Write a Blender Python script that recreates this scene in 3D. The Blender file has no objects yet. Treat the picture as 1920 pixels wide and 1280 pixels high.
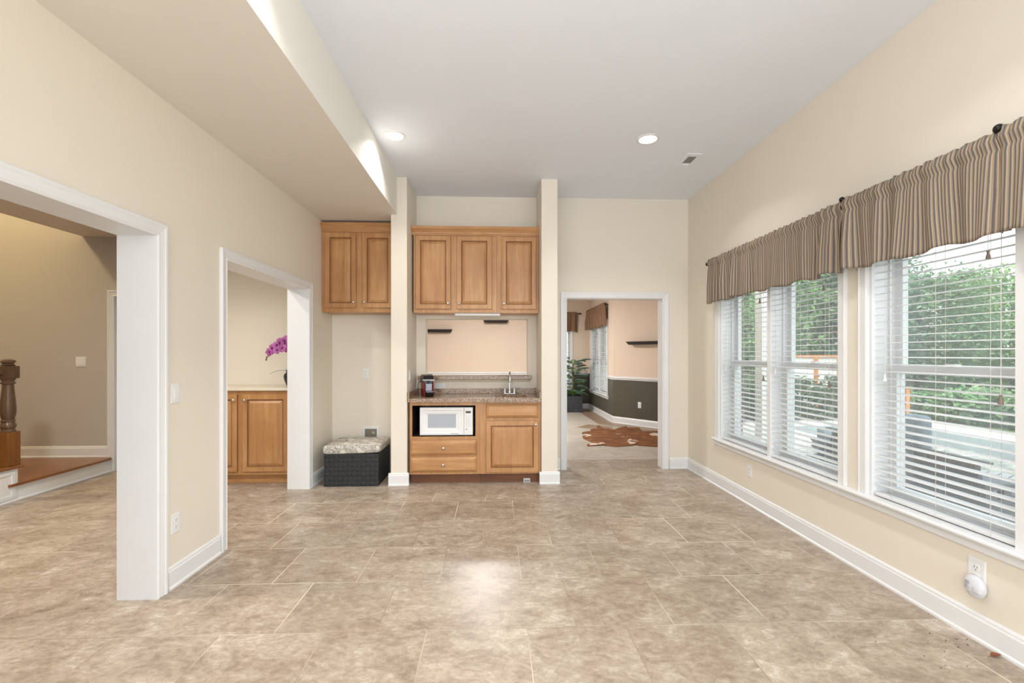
import bpy, bmesh, math, random
from mathutils import Vector, Matrix
random.seed(7)
scene = bpy.context.scene
COL = scene.collection
PI = math.pi

# ------------------------------------------------------------------ camera, world, lights
TH = math.atan(32 / 853.0)
cam_d = bpy.data.cameras.new('camera'); cam_d.sensor_width = 36.0; cam_d.lens = 853.0 / 1920 * 36
cam_d.shift_y = 24 / 1920.0; cam_d.clip_start = 0.02; cam_d.clip_end = 300
cam = bpy.data.objects.new('camera', cam_d); COL.objects.link(cam)
cam.location = (0, 0, 1.38); cam.rotation_euler = (PI / 2, 0, -TH)
scene.camera = cam
scene.view_settings.view_transform = 'Standard'
scene.view_settings.look = 'None'
scene.view_settings.gamma = 1.0
scene.view_settings.use_curve_mapping = False
scene.view_settings.exposure = 0.36

world = bpy.data.worlds.new('overcast_sky'); scene.world = world
world.use_nodes = True
bg = world.node_tree.nodes['Background']
bg.inputs['Color'].default_value = (0.90, 0.955, 1.0, 1); bg.inputs['Strength'].default_value = 2.2

def light(name, kind, loc, energy, color=(1, 1, 1), rot=(0, 0, 0), size=None, size_y=None, spread=None):
    d = bpy.data.lights.new(name, kind); d.energy = energy; d.color = color
    if kind == 'AREA':
        if size_y: d.shape = 'RECTANGLE'; d.size = size; d.size_y = size_y
        else: d.shape = 'DISK'; d.size = size
        if spread: d.spread = spread
    elif kind == 'SUN': d.angle = size
    elif size: d.shadow_soft_size = size
    o = bpy.data.objects.new(name, d); COL.objects.link(o); o.location = loc; o.rotation_euler = rot
    return o
light('sun', 'SUN', (0, 0, 30), 2.6, (1, 0.97, 0.92), (math.radians(14), math.radians(-24), 0), size=0.2)
# broad fill light added behind the camera; no window stands there
light('rear_fill', 'AREA', (0.2, -2.4, 1.75), 40, (0.97, 0.985, 1.0), (math.radians(101), 0, 0), 4.0, 2.6)
# fill light added at the right, behind the camera, to brighten the left wall
light('right_fill', 'AREA', (2.25, -0.75, 1.55), 40, (0.97, 0.985, 1.0), (0, math.radians(84), 0), 1.7, 2.2)
# matching fill added at the left, behind the camera, for the right wall
light('left_fill', 'AREA', (-1.83, -0.8, 1.4), 36, (0.97, 0.985, 1.0), (0, math.radians(-96), 0), 2.0, 2.2)

# ------------------------------------------------------------------ helpers
def lin(c):
    def f(v):
        v /= 255.0
        return v / 12.92 if v <= 0.04045 else ((v + 0.055) / 1.055) ** 2.4
    return (f(c[0]), f(c[1]), f(c[2]), 1.0)

class NT:
    def __init__(self, name):
        self.m = bpy.data.materials.new(name); self.m.use_nodes = True
        self.t = self.m.node_tree; self.b = self.t.nodes['Principled BSDF']
    def n(self, typ, **kw):
        nd = self.t.nodes.new(typ)
        for k, v in kw.items():
            if k in nd.inputs: nd.inputs[k].default_value = v
            else: setattr(nd, k, v)
        return nd
    def l(self, a, b): self.t.links.new(a, b)
    def coord(self, scale=(1, 1, 1), rot=(0, 0, 0), loc=(0, 0, 0), out='Object'):
        tc = self.n('ShaderNodeTexCoord'); mp = self.n('ShaderNodeMapping')
        mp.inputs['Scale'].default_value = scale; mp.inputs['Rotation'].default_value = rot; mp.inputs['Location'].default_value = loc
        self.l(tc.outputs[out], mp.inputs['Vector']); return mp.outputs['Vector']
    def ramp(self, fac, stops):
        r = self.n('ShaderNodeValToRGB'); e = r.color_ramp.elements
        while len(e) < len(stops): e.new(0.5)
        for i, (p, c) in enumerate(stops): e[i].position = p; e[i].color = c
        self.l(fac, r.inputs['Fac']); return r.outputs['Color']
    def mix(self, fac, a, b, mode='MIX'):
        m = self.n('ShaderNodeMix', data_type='RGBA', blend_type=mode)
        for k, v in ((0, fac), (6, a), (7, b)):
            if hasattr(v, 'links') or hasattr(v, 'is_linked'): self.l(v, m.inputs[k])
            else: m.inputs[k].default_value = v
        return m.outputs[2]
    def math(self, op, a, b=None):
        m = self.n('ShaderNodeMath', operation=op)
        for k, v in ((0, a), (1, b)):
            if v is None: continue
            if hasattr(v, 'is_linked'): self.l(v, m.inputs[k])
            else: m.inputs[k].default_value = v
        return m.outputs[0]
    def noise(self, vec, scale, detail=4, rough=0.55, dist=0.0):
        nz = self.n('ShaderNodeTexNoise'); nz.inputs['Scale'].default_value = scale; nz.inputs['Detail'].default_value = detail
        nz.inputs['Roughness'].default_value = rough; nz.inputs['Distortion'].default_value = dist
        self.l(vec, nz.inputs['Vector']); return nz.outputs['Fac']
    def bump(self, h, strength=0.2, dist=0.01):
        b = self.n('ShaderNodeBump'); b.inputs['Strength'].default_value = strength; b.inputs['Distance'].default_value = dist
        self.l(h, b.inputs['Height']); self.l(b.outputs['Normal'], self.b.inputs['Normal'])

def plain(name, c, rough=0.5, metal=0.0, var=0.05, scale=6.0, bump=0.0, spec=0.5, emit=None):
    k = NT(name); cl = lin(c)
    nz = k.noise(k.coord(), scale)
    d = tuple(max(0, v * (1 - var)) for v in cl[:3]) + (1,); u = tuple(min(1, v * (1 + var)) for v in cl[:3]) + (1,)
    k.l(k.ramp(nz, [(0.3, d), (0.7, u)]), k.b.inputs['Base Color'])
    k.b.inputs['Roughness'].default_value = rough; k.b.inputs['Metallic'].default_value = metal
    k.b.inputs['Specular IOR Level'].default_value = spec
    if bump: k.bump(k.noise(k.coord(), 160, 2), bump, 0.003)
    if emit:
        k.b.inputs['Emission Color'].default_value = emit[0]; k.b.inputs['Emission Strength'].default_value = emit[1]
    return k.m

M = {}
M['wall'] = plain('painted_wall_cream', (230, 222, 208), 0.7, var=0.012, scale=2, bump=0.05, spec=0.3)
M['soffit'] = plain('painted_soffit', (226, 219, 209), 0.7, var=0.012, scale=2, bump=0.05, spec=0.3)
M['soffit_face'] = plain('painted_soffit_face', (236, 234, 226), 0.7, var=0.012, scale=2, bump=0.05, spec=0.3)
M['ceil'] = plain('painted_ceiling_white', (234, 239, 247), 0.8, var=0.01, scale=2, bump=0.05, spec=0.2)
M['peach'] = plain('painted_wall_peach', (226, 207, 188), 0.7, var=0.015, scale=2, spec=0.3)
M['olive'] = plain('painted_wall_olive', (84, 80, 68), 0.5, var=0.04, scale=2)
M['taupe'] = plain('painted_wall_taupe', (190, 185, 178), 0.7, var=0.015, scale=2, spec=0.3)
M['trim'] = plain('painted_trim_white', (229, 230, 231), 0.35, var=0.01)
M['plastic'] = plain('white_plastic', (232, 233, 233), 0.3, var=0.01)
M['alarm_white'] = plain('alarm_white_plastic', (212, 213, 219), 0.35, var=0.01)
M['grayplastic'] = plain('grey_plastic', (150, 152, 155), 0.4, var=0.03)
M['black'] = plain('black_paint', (30, 27, 26), 0.4, var=0.1)
M['iron'] = plain('black_iron', (32, 30, 30), 0.35, metal=0.6, var=0.1)
M['bay'] = plain('dark_bay_shell', (52, 38, 32), 0.6, var=0.1)
M['cavity'] = plain('box_cavity', (128, 120, 106), 0.7, var=0.15, scale=30)
M['ventgrey'] = plain('vent_grey', (128, 127, 123), 0.6, var=0.05)
M['dark'] = plain('dark_cavity', (60, 58, 55), 0.8, var=0.05)
M['nickel'] = plain('brushed_nickel', (205, 200, 192), 0.25, metal=1.0, var=0.03)
M['chrome'] = plain('polished_chrome', (215, 217, 220), 0.1, metal=1.0, var=0.01)
M['lens'] = plain('lit_lens', (255, 252, 245), 0.4, var=0.0, emit=((1, 0.97, 0.92, 1), 4.0))
M['cream_top'] = plain('cream_laminate', (222, 212, 192), 0.3, var=0.04, scale=40)
M['blind'] = plain('blind_white', (222, 223, 224), 0.4, var=0.01)
M['cord'] = plain('blind_cord', (214, 210, 204), 0.7, var=0.03)
M['tassel'] = plain('brown_tassel', (128, 112, 100), 0.5, var=0.1)
M['white_tassel'] = plain('white_tassel', (226, 226, 224), 0.4, var=0.02)
M['red'] = plain('red_plastic', (150, 24, 22), 0.25, var=0.05)
M['blackgloss'] = plain('black_gloss_plastic', (28, 28, 31), 0.2, var=0.05)
M['steelblue'] = plain('grey_grille', (140, 142, 155), 0.35, metal=0.4, var=0.1, scale=60)
M['mwwin'] = plain('microwave_window', (172, 178, 186), 0.25, var=0.02, scale=30)
M['display'] = plain('black_display', (20, 20, 16), 0.2, var=0.1)
M['digits'] = plain('dim_green_digits', (120, 118, 60), 0.4, var=0.1)
M['petal'] = plain('orchid_petal', (176, 96, 164), 0.5, var=0.25, scale=25)
M['lip'] = plain('orchid_lip', (120, 30, 90), 0.5, var=0.2)
M['leafgreen'] = plain('dark_leaf', (66, 92, 64), 0.4, var=0.2)
M['stem'] = plain('green_stem', (108, 100, 52), 0.5, var=0.1)
M['ceramic'] = plain('black_ceramic', (36, 36, 38), 0.3, var=0.05)
M['frond'] = plain('palm_frond', (74, 104, 84), 0.4, var=0.35, scale=9)
M['frond2'] = plain('bright_palm_frond', (92, 130, 72), 0.4, var=0.3, scale=9)
M['soil'] = plain('dark_soil', (40, 34, 28), 0.9, var=0.3, scale=50)
M['deadleaf'] = plain('dry_leaf', (128, 72, 44), 0.6, var=0.2, scale=60)
M['crumb'] = plain('dark_crumb', (58, 42, 34), 0.8, var=0.3)
M['concrete'] = plain('pale_concrete', (206, 204, 200), 0.8, var=0.06, scale=3)
M['lawn'] = plain('lawn', (92, 116, 66), 0.9, var=0.3, scale=3)
M['wicker'] = plain('dark_patio_metal', (66, 68, 74), 0.5, var=0.1)
M['cushion'] = plain('blue_grey_cushion', (112, 128, 140), 0.8, var=0.06)
M['cushion_dark'] = plain('dark_grey_cushion', (84, 92, 102), 0.8, var=0.06)
M['cedar'] = plain('orange_cedar', (214, 132, 60), 0.6, var=0.12, scale=8)
M['whitepaint'] = plain('white_outdoor_paint', (240, 240, 238), 0.5, var=0.02)
M['tilepool'] = plain('pool_waterline_tile', (168, 182, 186), 0.3, var=0.1, scale=12)
M['trunk'] = plain('tree_bark', (84, 70, 56), 0.9, var=0.25, scale=12)
M['basketweave'] = plain('black_weave', (38, 38, 40), 0.55, var=0.15, scale=14)
M['potweave'] = plain('charcoal_weave', (62, 64, 72), 0.55, var=0.15, scale=14)

def wood(name, base, dark, axis, rough=0.35, scale=1.0):
    k = NT(name)
    sc = {'z': (9, 9, 0.7), 'x': (0.7, 9, 9), 'y': (9, 0.7, 9)}[axis]
    v = k.coord(tuple(s * scale for s in sc))
    n1 = k.noise(v, 2.2, 6, 0.6, 0.8); n2 = k.noise(k.coord(), 3.0, 3)
    v3 = k.coord(tuple(s * scale * 6 for s in sc)); n3 = k.noise(v3, 4.0, 3)
    f = k.math('ADD', k.math('MULTIPLY', n1, 0.5), k.math('MULTIPLY', n2, 0.35)); f = k.math('ADD', f, k.math('MULTIPLY', n3, 0.15))
    mid = tuple((a + b) / 2 for a, b in zip(base, dark))
    k.l(k.ramp(f, [(0.32, lin(dark)), (0.48, lin(mid)), (0.62, lin(base))]), k.b.inputs['Base Color'])
    k.b.inputs['Roughness'].default_value = rough; k.bump(n3, 0.04, 0.002)
    return k.m
M['wood_v'] = wood('maple_vertical_grain', (200, 153, 104), (164, 114, 68), 'z')
M['wood_h'] = wood('maple_horizontal_grain', (200, 153, 104), (164, 114, 68), 'x')
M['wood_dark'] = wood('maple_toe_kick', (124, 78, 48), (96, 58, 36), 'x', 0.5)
M['oak_y'] = wood('oak_tread', (148, 98, 58), (112, 70, 38), 'y', 0.3)
M['oak_z'] = wood('oak_newel', (108, 82, 60), (74, 55, 40), 'z', 0.3)
M['oak_base'] = wood('oak_newel_base', (142, 94, 46), (104, 62, 26), 'z', 0.3)

def floor_mat(name, cols, w, h, offx, offy, mortar, rough, off=0.5, msize=0.0024, spec=0.5):
    k = NT(name)
    v = k.coord(loc=(offx, offy, 0))
    br = k.n('ShaderNodeTexBrick'); br.offset = off; br.offset_frequency = 2; br.squash = 1.0
    br.inputs['Scale'].default_value = 1.0; br.inputs['Brick Width'].default_value = w; br.inputs['Row Height'].default_value = h
    br.inputs['Mortar Size'].default_value = msize; br.inputs['Mortar Smooth'].default_value = 0.1; br.inputs['Bias'].default_value = 0.0
    br.inputs['Color1'].default_value = (0, 0, 0, 1); br.inputs['Color2'].default_value = (1, 1, 1, 1); br.inputs['Mortar'].default_value = (0.5, 0.5, 0.5, 1)
    k.l(v, br.inputs['Vector'])
    sep = k.n('ShaderNodeSeparateColor'); k.l(br.outputs['Color'], sep.inputs['Color']); tint = sep.outputs[0]
    # each tile samples its own piece of stone
    cmb = k.n('ShaderNodeCombineXYZ'); k.l(k.math('MULTIPLY', tint, 31.0), cmb.inputs[0]); k.l(k.math('MULTIPLY', tint, 17.0), cmb.inputs[1])
    add = k.n('ShaderNodeVectorMath', operation='ADD'); k.l(k.coord((1.0, 1.5, 1), (0, 0, 0.5)), add.inputs[0]); k.l(cmb.outputs[0], add.inputs[1])
    n1 = k.noise(add.outputs[0], 2.8, 8, 0.66, 0.9); n2 = k.noise(add.outputs[0], 26, 6, 0.7, 0.6)
    n3 = k.noise(add.outputs[0], 7.0, 8, 0.72, 1.4)
    f = k.math('ADD', k.math('MULTIPLY', n1, 0.38), k.math('ADD', k.math('MULTIPLY', n2, 0.27), k.math('MULTIPLY', n3, 0.35)))
    c = k.ramp(f, [(0.36, lin(cols[0])), (0.46, lin(cols[1])), (0.54, lin(cols[2])), (0.645, lin(cols[3]))])
    tcol = k.ramp(tint, [(0.0, (0.90, 0.89, 0.88, 1)), (1.0, (1.05, 1.05, 1.05, 1))])
    c = k.mix(1.0, c, tcol, 'MULTIPLY')
    # grout is light in stretches and dirty in others
    g = k.ramp(k.noise(k.coord(), 0.9, 2), [(0.45, lin(mortar[0])), (0.62, lin(mortar[1]))])
    c = k.mix(br.outputs['Fac'], c, g)
    k.l(c, k.b.inputs['Base Color'])
    k.l(k.math('ADD', k.math('MULTIPLY', n2, 0.16), rough), k.b.inputs['Roughness'])
    k.b.inputs['Specular IOR Level'].default_value = spec
    hh = k.math('SUBTRACT', k.math('MULTIPLY', n3, 0.4), br.outputs['Fac'])
    k.bump(hh, 0.10, 0.003)
    return k.m
M['floor'] = floor_mat('stone_look_vinyl_tile', [(128, 111, 94), (158, 142, 125), (180, 166, 149), (218, 209, 198)], 0.502, 0.5013, -0.1625, -2.288, [(150, 132, 112), (236, 226, 208)], 0.28)
M['floor_far'] = floor_mat('pale_stone_tile', [(178, 166, 150), (196, 186, 172), (206, 198, 186), (220, 214, 206)], 0.62, 0.62, -0.1, -5.92, [(150, 136, 122), (176, 166, 154)], 0.26)
M['floor_border'] = floor_mat('brown_stone_border', [(136, 112, 90), (152, 128, 104), (166, 142, 116), (182, 160, 136)], 0.45, 0.45, 0, 0, [(130, 110, 90), (150, 130, 110)], 0.3)

def granite():
    k = NT('brown_granite')
    vo = k.n('ShaderNodeTexVoronoi'); vo.inputs['Scale'].default_value = 170; k.l(k.coord(), vo.inputs['Vector'])
    sep = k.n('ShaderNodeSeparateColor'); k.l(vo.outputs['Color'], sep.inputs['Color'])
    n = k.noise(k.coord(), 55, 3)
    f = k.math('ADD', k.math('MULTIPLY', sep.outputs[0], 0.7), k.math('MULTIPLY', n, 0.3))
    k.l(k.ramp(f, [(0.15, lin((84, 64, 50))), (0.35, lin((132, 106, 84))), (0.6, lin((158, 132, 108))), (0.85, lin((196, 174, 150)))]), k.b.inputs['Base Color'])
    k.b.inputs['Roughness'].default_value = 0.18
    return k.m
M['granite'] = granite()

def stripes(name, tan, dark, dens):
    k = NT(name)
    tc = k.n('ShaderNodeTexCoord'); sp = k.n('ShaderNodeSeparateXYZ'); k.l(tc.outputs['UV'], sp.inputs[0])
    wob = k.math('MULTIPLY', k.noise(tc.outputs['UV'], 9, 2), 0.004)
    f = k.math('FRACT', k.math('MULTIPLY', k.math('ADD', sp.outputs[0], wob), dens))
    lighter = tuple(min(255, c + 22) for c in tan); mid = tuple((a + b) // 2 for a, b in zip(tan, dark))
    c = k.ramp(f, [(0.0, lin(dark)), (0.28, lin(dark)), (0.36, lin(mid)), (0.46, lin(tan)), (0.56, lin(lighter)), (0.66, lin(tan)), (0.76, lin(mid)), (0.86, lin(tan)), (0.97, lin(mid))])
    fine = k.noise(tc.outputs['UV'], 420, 2)
    c = k.mix(0.35, c, k.ramp(fine, [(0.3, (0.55, 0.55, 0.55, 1)), (0.7, (1, 1, 1, 1))]), 'MULTIPLY')
    k.l(c, k.b.inputs['Base Color']); k.b.inputs['Roughness'].default_value = 0.9; k.b.inputs['Specular IOR Level'].default_value = 0.1
    k.bump(fine, 0.15, 0.002)
    return k.m
M['stripe'] = stripes('ticking_stripe_fabric', (168, 149, 126), (104, 99, 98), 44)
M['stripe_far'] = stripes('ticking_stripe_fabric_tan', (168, 132, 104), (104, 80, 66), 46)

def script_fabric():
    k = NT('script_print_fabric')
    v = k.coord((9, 14, 30), (0.0, 0.3, 0.0)); n = k.noise(v, 2.2, 3, 0.6, 2.6)
    w = k.math('ABSOLUTE', k.math('SUBTRACT', n, 0.5))
    line = k.ramp(w, [(0.0, (1, 1, 1, 1)), (0.026, (1, 1, 1, 1)), (0.044, (0, 0, 0, 1))])
    msk = k.ramp(k.noise(k.coord(), 9, 2), [(0.42, (0, 0, 0, 1)), (0.48, (1, 1, 1, 1))])
    blot = k.ramp(k.noise(k.coord((1, 1, 2)), 17, 3, 0.5, 1.0), [(0.665, (0, 0, 0, 1)), (0.69, (1, 1, 1, 1))])
    f = k.mix(1.0, k.mix(1.0, line, msk, 'MULTIPLY'), blot, 'ADD')
    c = k.mix(f, lin((216, 210, 199)), lin((40, 38, 38)))
    k.l(c, k.b.inputs['Base Color']); k.b.inputs['Roughness'].default_value = 0.85
    return k.m
M['script'] = script_fabric()

def glass():
    k = NT('window_glass'); t = k.t
    tr = k.n('ShaderNodeBsdfTransparent'); gl = k.n('ShaderNodeBsdfGlossy'); gl.inputs['Roughness'].default_value = 0.02
    tr.inputs['Color'].default_value = (0.96, 0.98, 0.97, 1)
    mx = k.n('ShaderNodeMixShader'); mx.inputs[0].default_value = 0.05
    k.l(tr.outputs[0], mx.inputs[1]); k.l(gl.outputs[0], mx.inputs[2])
    k.l(mx.outputs[0], t.nodes['Material Output'].inputs['Surface'])
    return k.m
M['glass'] = glass()
def screen():
    k = NT('insect_screen'); tr = k.n('ShaderNodeBsdfTransparent'); df = k.n('ShaderNodeBsdfDiffuse'); df.inputs['Color'].default_value = (0.55, 0.56, 0.57, 1)
    tl = k.n('ShaderNodeBsdfTranslucent'); tl.inputs['Color'].default_value = (0.5, 0.51, 0.52, 1)
    m1 = k.n('ShaderNodeMixShader'); m1.inputs[0].default_value = 0.5; k.l(df.outputs[0], m1.inputs[1]); k.l(tl.outputs[0], m1.inputs[2])
    mx = k.n('ShaderNodeMixShader'); mx.inputs[0].default_value = 0.17
    k.l(tr.outputs[0], mx.inputs[1]); k.l(m1.outputs[0], mx.inputs[2]); k.l(mx.outputs[0], k.t.nodes['Material Output'].inputs['Surface'])
    return k.m
M['screen'] = screen()

def water():
    k = NT('pool_water')
    n = k.noise(k.coord(), 3.2, 4, 0.6, 1.2)
    k.l(k.ramp(n, [(0.38, lin((126, 132, 128))), (0.52, lin((174, 178, 172))), (0.62, lin((220, 222, 216)))]), k.b.inputs['Base Color'])
    k.b.inputs['Roughness'].default_value = 0.08; k.bump(n, 0.5, 0.05)
    return k.m
M['water'] = water()

def brickwall():
    k = NT('red_brick')
    br = k.n('ShaderNodeTexBrick'); br.inputs['Scale'].default_value = 1.0; br.inputs['Brick Width'].default_value = 0.21; br.inputs['Row Height'].default_value = 0.07
    br.inputs['Mortar Size'].default_value = 0.006; br.inputs['Color1'].default_value = lin((132, 84, 72)); br.inputs['Color2'].default_value = lin((108, 70, 62)); br.inputs['Mortar'].default_value = lin((178, 168, 158))
    tc = k.n('ShaderNodeTexCoord'); sp = k.n('ShaderNodeSeparateXYZ'); cb = k.n('ShaderNodeCombineXYZ')
    k.l(tc.outputs['Object'], sp.inputs[0]); k.l(k.math('ADD', sp.outputs[0], sp.outputs[1]), cb.inputs[0]); k.l(sp.outputs[2], cb.inputs[1])
    k.l(cb.outputs[0], br.inputs['Vector']); k.l(br.outputs['Color'], k.b.inputs['Base Color']); k.b.inputs['Roughness'].default_value = 0.85
    return k.m
M['brick'] = brickwall()

def foliage(name, c1, c2, c3):
    k = NT(name)
    n = k.noise(k.coord(), 1.3, 3); n2 = k.noise(k.coord(), 17, 2)
    f = k.math('ADD', k.math('MULTIPLY', n, 0.55), k.math('MULTIPLY', n2, 0.45))
    c = k.ramp(f, [(0.35, lin(c1)), (0.5, lin(c2)), (0.64, lin(c3))])
    k.l(c, k.b.inputs['Base Color']); k.b.inputs['Roughness'].default_value = 0.7
    tl = k.n('ShaderNodeBsdfTranslucent'); k.l(c, tl.inputs['Color'])
    mx = k.n('ShaderNodeMixShader'); mx.inputs[0].default_value = 0.35
    k.l(k.b.outputs[0], mx.inputs[1]); k.l(tl.outputs[0], mx.inputs[2]); k.l(mx.outputs[0], k.t.nodes['Material Output'].inputs['Surface'])
    return k.m
M['fol_dark'] = foliage('evergreen_foliage', (82, 109, 84), (123, 155, 118), (173, 200, 159))
M['fol_light'] = foliage('fresh_foliage', (100, 134, 84), (150, 184, 118), (205, 232, 166))
M['fol_grey'] = foliage('hedge_foliage', (66, 82, 62), (96, 116, 82), (136, 156, 110))
M['fol_shrub'] = foliage('shrub_foliage', (84, 128, 76), (138, 178, 122), (200, 222, 184))

def cowhide():
    k = NT('cowhide_fur')
    base = k.ramp(k.noise(k.coord((2, 5, 1)), 2.2, 6, 0.65, 0.8), [(0.3, lin((80, 44, 20))), (0.5, lin((128, 78, 38))), (0.7, lin((164, 108, 58)))])
    tc = k.n('ShaderNodeTexCoord'); nz = k.n('ShaderNodeTexNoise'); nz.inputs['Scale'].default_value = 5; nz.inputs['Detail'].default_value = 4
    k.l(tc.outputs['Object'], nz.inputs['Vector'])
    off = k.n('ShaderNodeVectorMath', operation='SCALE'); off.inputs['Scale'].default_value = 0.55; k.l(nz.outputs['Color'], off.inputs[0])
    ad = k.n('ShaderNodeVectorMath', operation='ADD'); k.l(tc.outputs['Object'], ad.inputs[0]); k.l(off.outputs[0], ad.inputs[1])
    tot = None
    for (x, y, r) in COW_SPOTS:
        d = k.n('ShaderNodeVectorMath', operation='DISTANCE'); k.l(ad.outputs[0], d.inputs[0]); d.inputs[1].default_value = (x + 0.275, y + 0.275, 0.275)
        s = k.math('LESS_THAN', d.outputs['Value'], r); tot = s if tot is None else k.math('MAXIMUM', tot, s)
    c = k.mix(tot, base, lin((226, 212, 194)))
    k.l(c, k.b.inputs['Base Color']); k.b.inputs['Roughness'].default_value = 0.8
    return k.m

# ---- mesh builder
class MB:
    def __init__(self): self.b = bmesh.new()
    def faces(self, vs, fs):
        v = [self.b.verts.new(p) for p in vs]
        for f in fs:
            try: self.b.faces.new([v[i] for i in f])
            except ValueError: pass
        return v
    def box(self, x0, x1, y0, y1, z0, z1, bev=0.0, seg=2):
        v = self.faces([(x0, y0, z0), (x1, y0, z0), (x1, y1, z0), (x0, y1, z0), (x0, y0, z1), (x1, y0, z1), (x1, y1, z1), (x0, y1, z1)],
                       [(0, 3, 2, 1), (4, 5, 6, 7), (0, 1, 5, 4), (1, 2, 6, 5), (2, 3, 7, 6), (3, 0, 4, 7)])
        if bev:
            es = set(e for q in v for e in q.link_edges)
            bmesh.ops.bevel(self.b, geom=list(es), offset=bev, segments=seg, profile=0.5, affect='EDGES')
        return self
    def tube(self, pts, r, n=10, caps=True):
        pts = [Vector(p) for p in pts]; rs = r if isinstance(r, (list, tuple)) else [r] * len(pts)
        rings = []; prev = None
        for i, p in enumerate(pts):
            d = (pts[min(i + 1, len(pts) - 1)] - pts[max(i - 1, 0)]).normalized()
            if prev is None: a = d.orthogonal().normalized()
            else: a = (prev - d * prev.dot(d)); a = a.normalized() if a.length > 1e-6 else d.orthogonal().normalized()
            prev = a; bb = d.cross(a)
            rings.append([self.b.verts.new(p + (a * math.cos(2 * PI * k / n) + bb * math.sin(2 * PI * k / n)) * rs[i]) for k in range(n)])
        for i in range(len(rings) - 1):
            for k in range(n): self.b.faces.new([rings[i][k], rings[i][(k + 1) % n], rings[i + 1][(k + 1) % n], rings[i + 1][k]])
        if caps: self.b.faces.new(rings[0][::-1]); self.b.faces.new(rings[-1])
        return self
    def lathe(self, prof, c=(0, 0, 0), n=20, axis='z'):
        rings = []
        for (r, h) in prof:
            ring = []
            for k in range(n):
                a = 2 * PI * k / n; u, w = r * math.cos(a), r * math.sin(a)
                p = {'z': (u, w, h), 'y': (u, h, w), 'x': (h, u, w)}[axis]
                ring.append(self.b.verts.new((c[0] + p[0], c[1] + p[1], c[2] + p[2])))
            rings.append(ring)
        for i in range(len(rings) - 1):
            for k in range(n): self.b.faces.new([rings[i][k], rings[i][(k + 1) % n], rings[i + 1][(k + 1) % n], rings[i + 1][k]])
        self.b.faces.new(rings[0][::-1]); self.b.faces.new(rings[-1]); return self
    def ball(self, c, r, n=12, sc=(1, 1, 1)):
        ret = bmesh.ops.create_uvsphere(self.b, u_segments=n, v_segments=max(6, n // 2 + 2), radius=r)
        for v in ret['verts']: v.co = Vector((v.co.x * sc[0] + c[0], v.co.y * sc[1] + c[1], v.co.z * sc[2] + c[2]))
        return self
    def rings(self, mp, rect, prof, cap0=True, cap1=True):
        """rectangular rings (inset, height) over rect=(u0,u1,v0,v1)"""
        u0, u1, v0, v1 = rect; R = []
        for (i, h) in prof:
            R.append([self.b.verts.new(mp(u, v, h)) for u, v in ((u0 + i, v0 + i), (u1 - i, v0 + i), (u1 - i, v1 - i), (u0 + i, v1 - i))])
        for a, b in zip(R, R[1:]):
            for k in range(4): self.b.faces.new([a[k], a[(k + 1) % 4], b[(k + 1) % 4], b[k]])
        if cap0: self.b.faces.new(R[0][::-1])
        if cap1: self.b.faces.new(R[-1])
        return self
    def usweep(self, mp, a, b, z0, zt, prof):
        """mitred casing on three sides of an opening a..b, up to zt; prof=(outward, height)"""
        R = []
        for (d, h) in prof:
            R.append([self.b.verts.new(mp(u, v, h)) for u, v in ((a - d, z0), (a - d, zt + d), (b + d, zt + d), (b + d, z0))])
        for p, q in zip(R, R[1:]):
            for k in range(3): self.b.faces.new([p[k], p[k + 1], q[k + 1], q[k]])
        self.b.faces.new([r[0] for r in R]); self.b.faces.new([r[3] for r in R][::-1]); return self
    def prism(self, pts, vec):
        n = len(pts); vec = Vector(vec)
        a = [self.b.verts.new(p) for p in pts]; b = [self.b.verts.new(Vector(p) + vec) for p in pts]
        self.b.faces.new(a[::-1]); self.b.faces.new(b)
        for k in range(n): self.b.faces.new([a[k], a[(k + 1) % n], b[(k + 1) % n], b[k]])
        return self
    def build(self, name, m, parent=None, smooth=False, world=True, recalc=True):
        if recalc: bmesh.ops.recalc_face_normals(self.b, faces=self.b.faces[:])
        me = bpy.data.meshes.new(name); self.b.to_mesh(me); self.b.free()
        me.materials.append(M[m] if isinstance(m, str) else m)
        if smooth:
            for p in me.polygons: p.use_smooth = True
            try: me.set_sharp_from_angle(angle=math.radians(40))
            except Exception: pass
        o = bpy.data.objects.new(name, me); COL.objects.link(o)
        if parent:
            o.parent = parent
            if world:
                off = Vector((0, 0, 0)); q = parent
                while q: off += q.location; q = q.parent
                me.transform(Matrix.Translation(-off))
        return o

def thing(name, label, cat, loc=(0, 0, 0), rz=0.0, group=None):
    o = bpy.data.objects.new(name, None); o.empty_display_size = 0.1; COL.objects.link(o)
    o.location = loc; o.rotation_euler = (0, 0, rz); o['label'] = label; o['category'] = cat
    if group: o['group'] = group
    return o
def tag(o, label, cat, group=None, kind=None):
    o['label'] = label; o['category'] = cat
    if group: o['group'] = group
    if kind: o['kind'] = kind
    return o
def struct(o): o['kind'] = 'structure'; return o
def sempty(name, loc=(0, 0, 0)):
    o = bpy.data.objects.new(name, None); COL.objects.link(o); o.location = loc; o['kind'] = 'structure'; return o
def copy_tree(o, parent=None):
    c = o.copy(); COL.objects.link(c)
    if parent: c.parent = parent; c.matrix_parent_inverse = o.matrix_parent_inverse
    for ch in list(o.children): copy_tree(ch, c)
    return c

def mpy(y0): return lambda u, v, h: (u, y0 - h, v)        # wall facing the camera (-Y)
def mxp(x0): return lambda u, v, h: (x0 + h, u, v)        # wall facing +X
def mxm(x0): return lambda u, v, h: (x0 - h, u, v)        # wall facing -X

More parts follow.
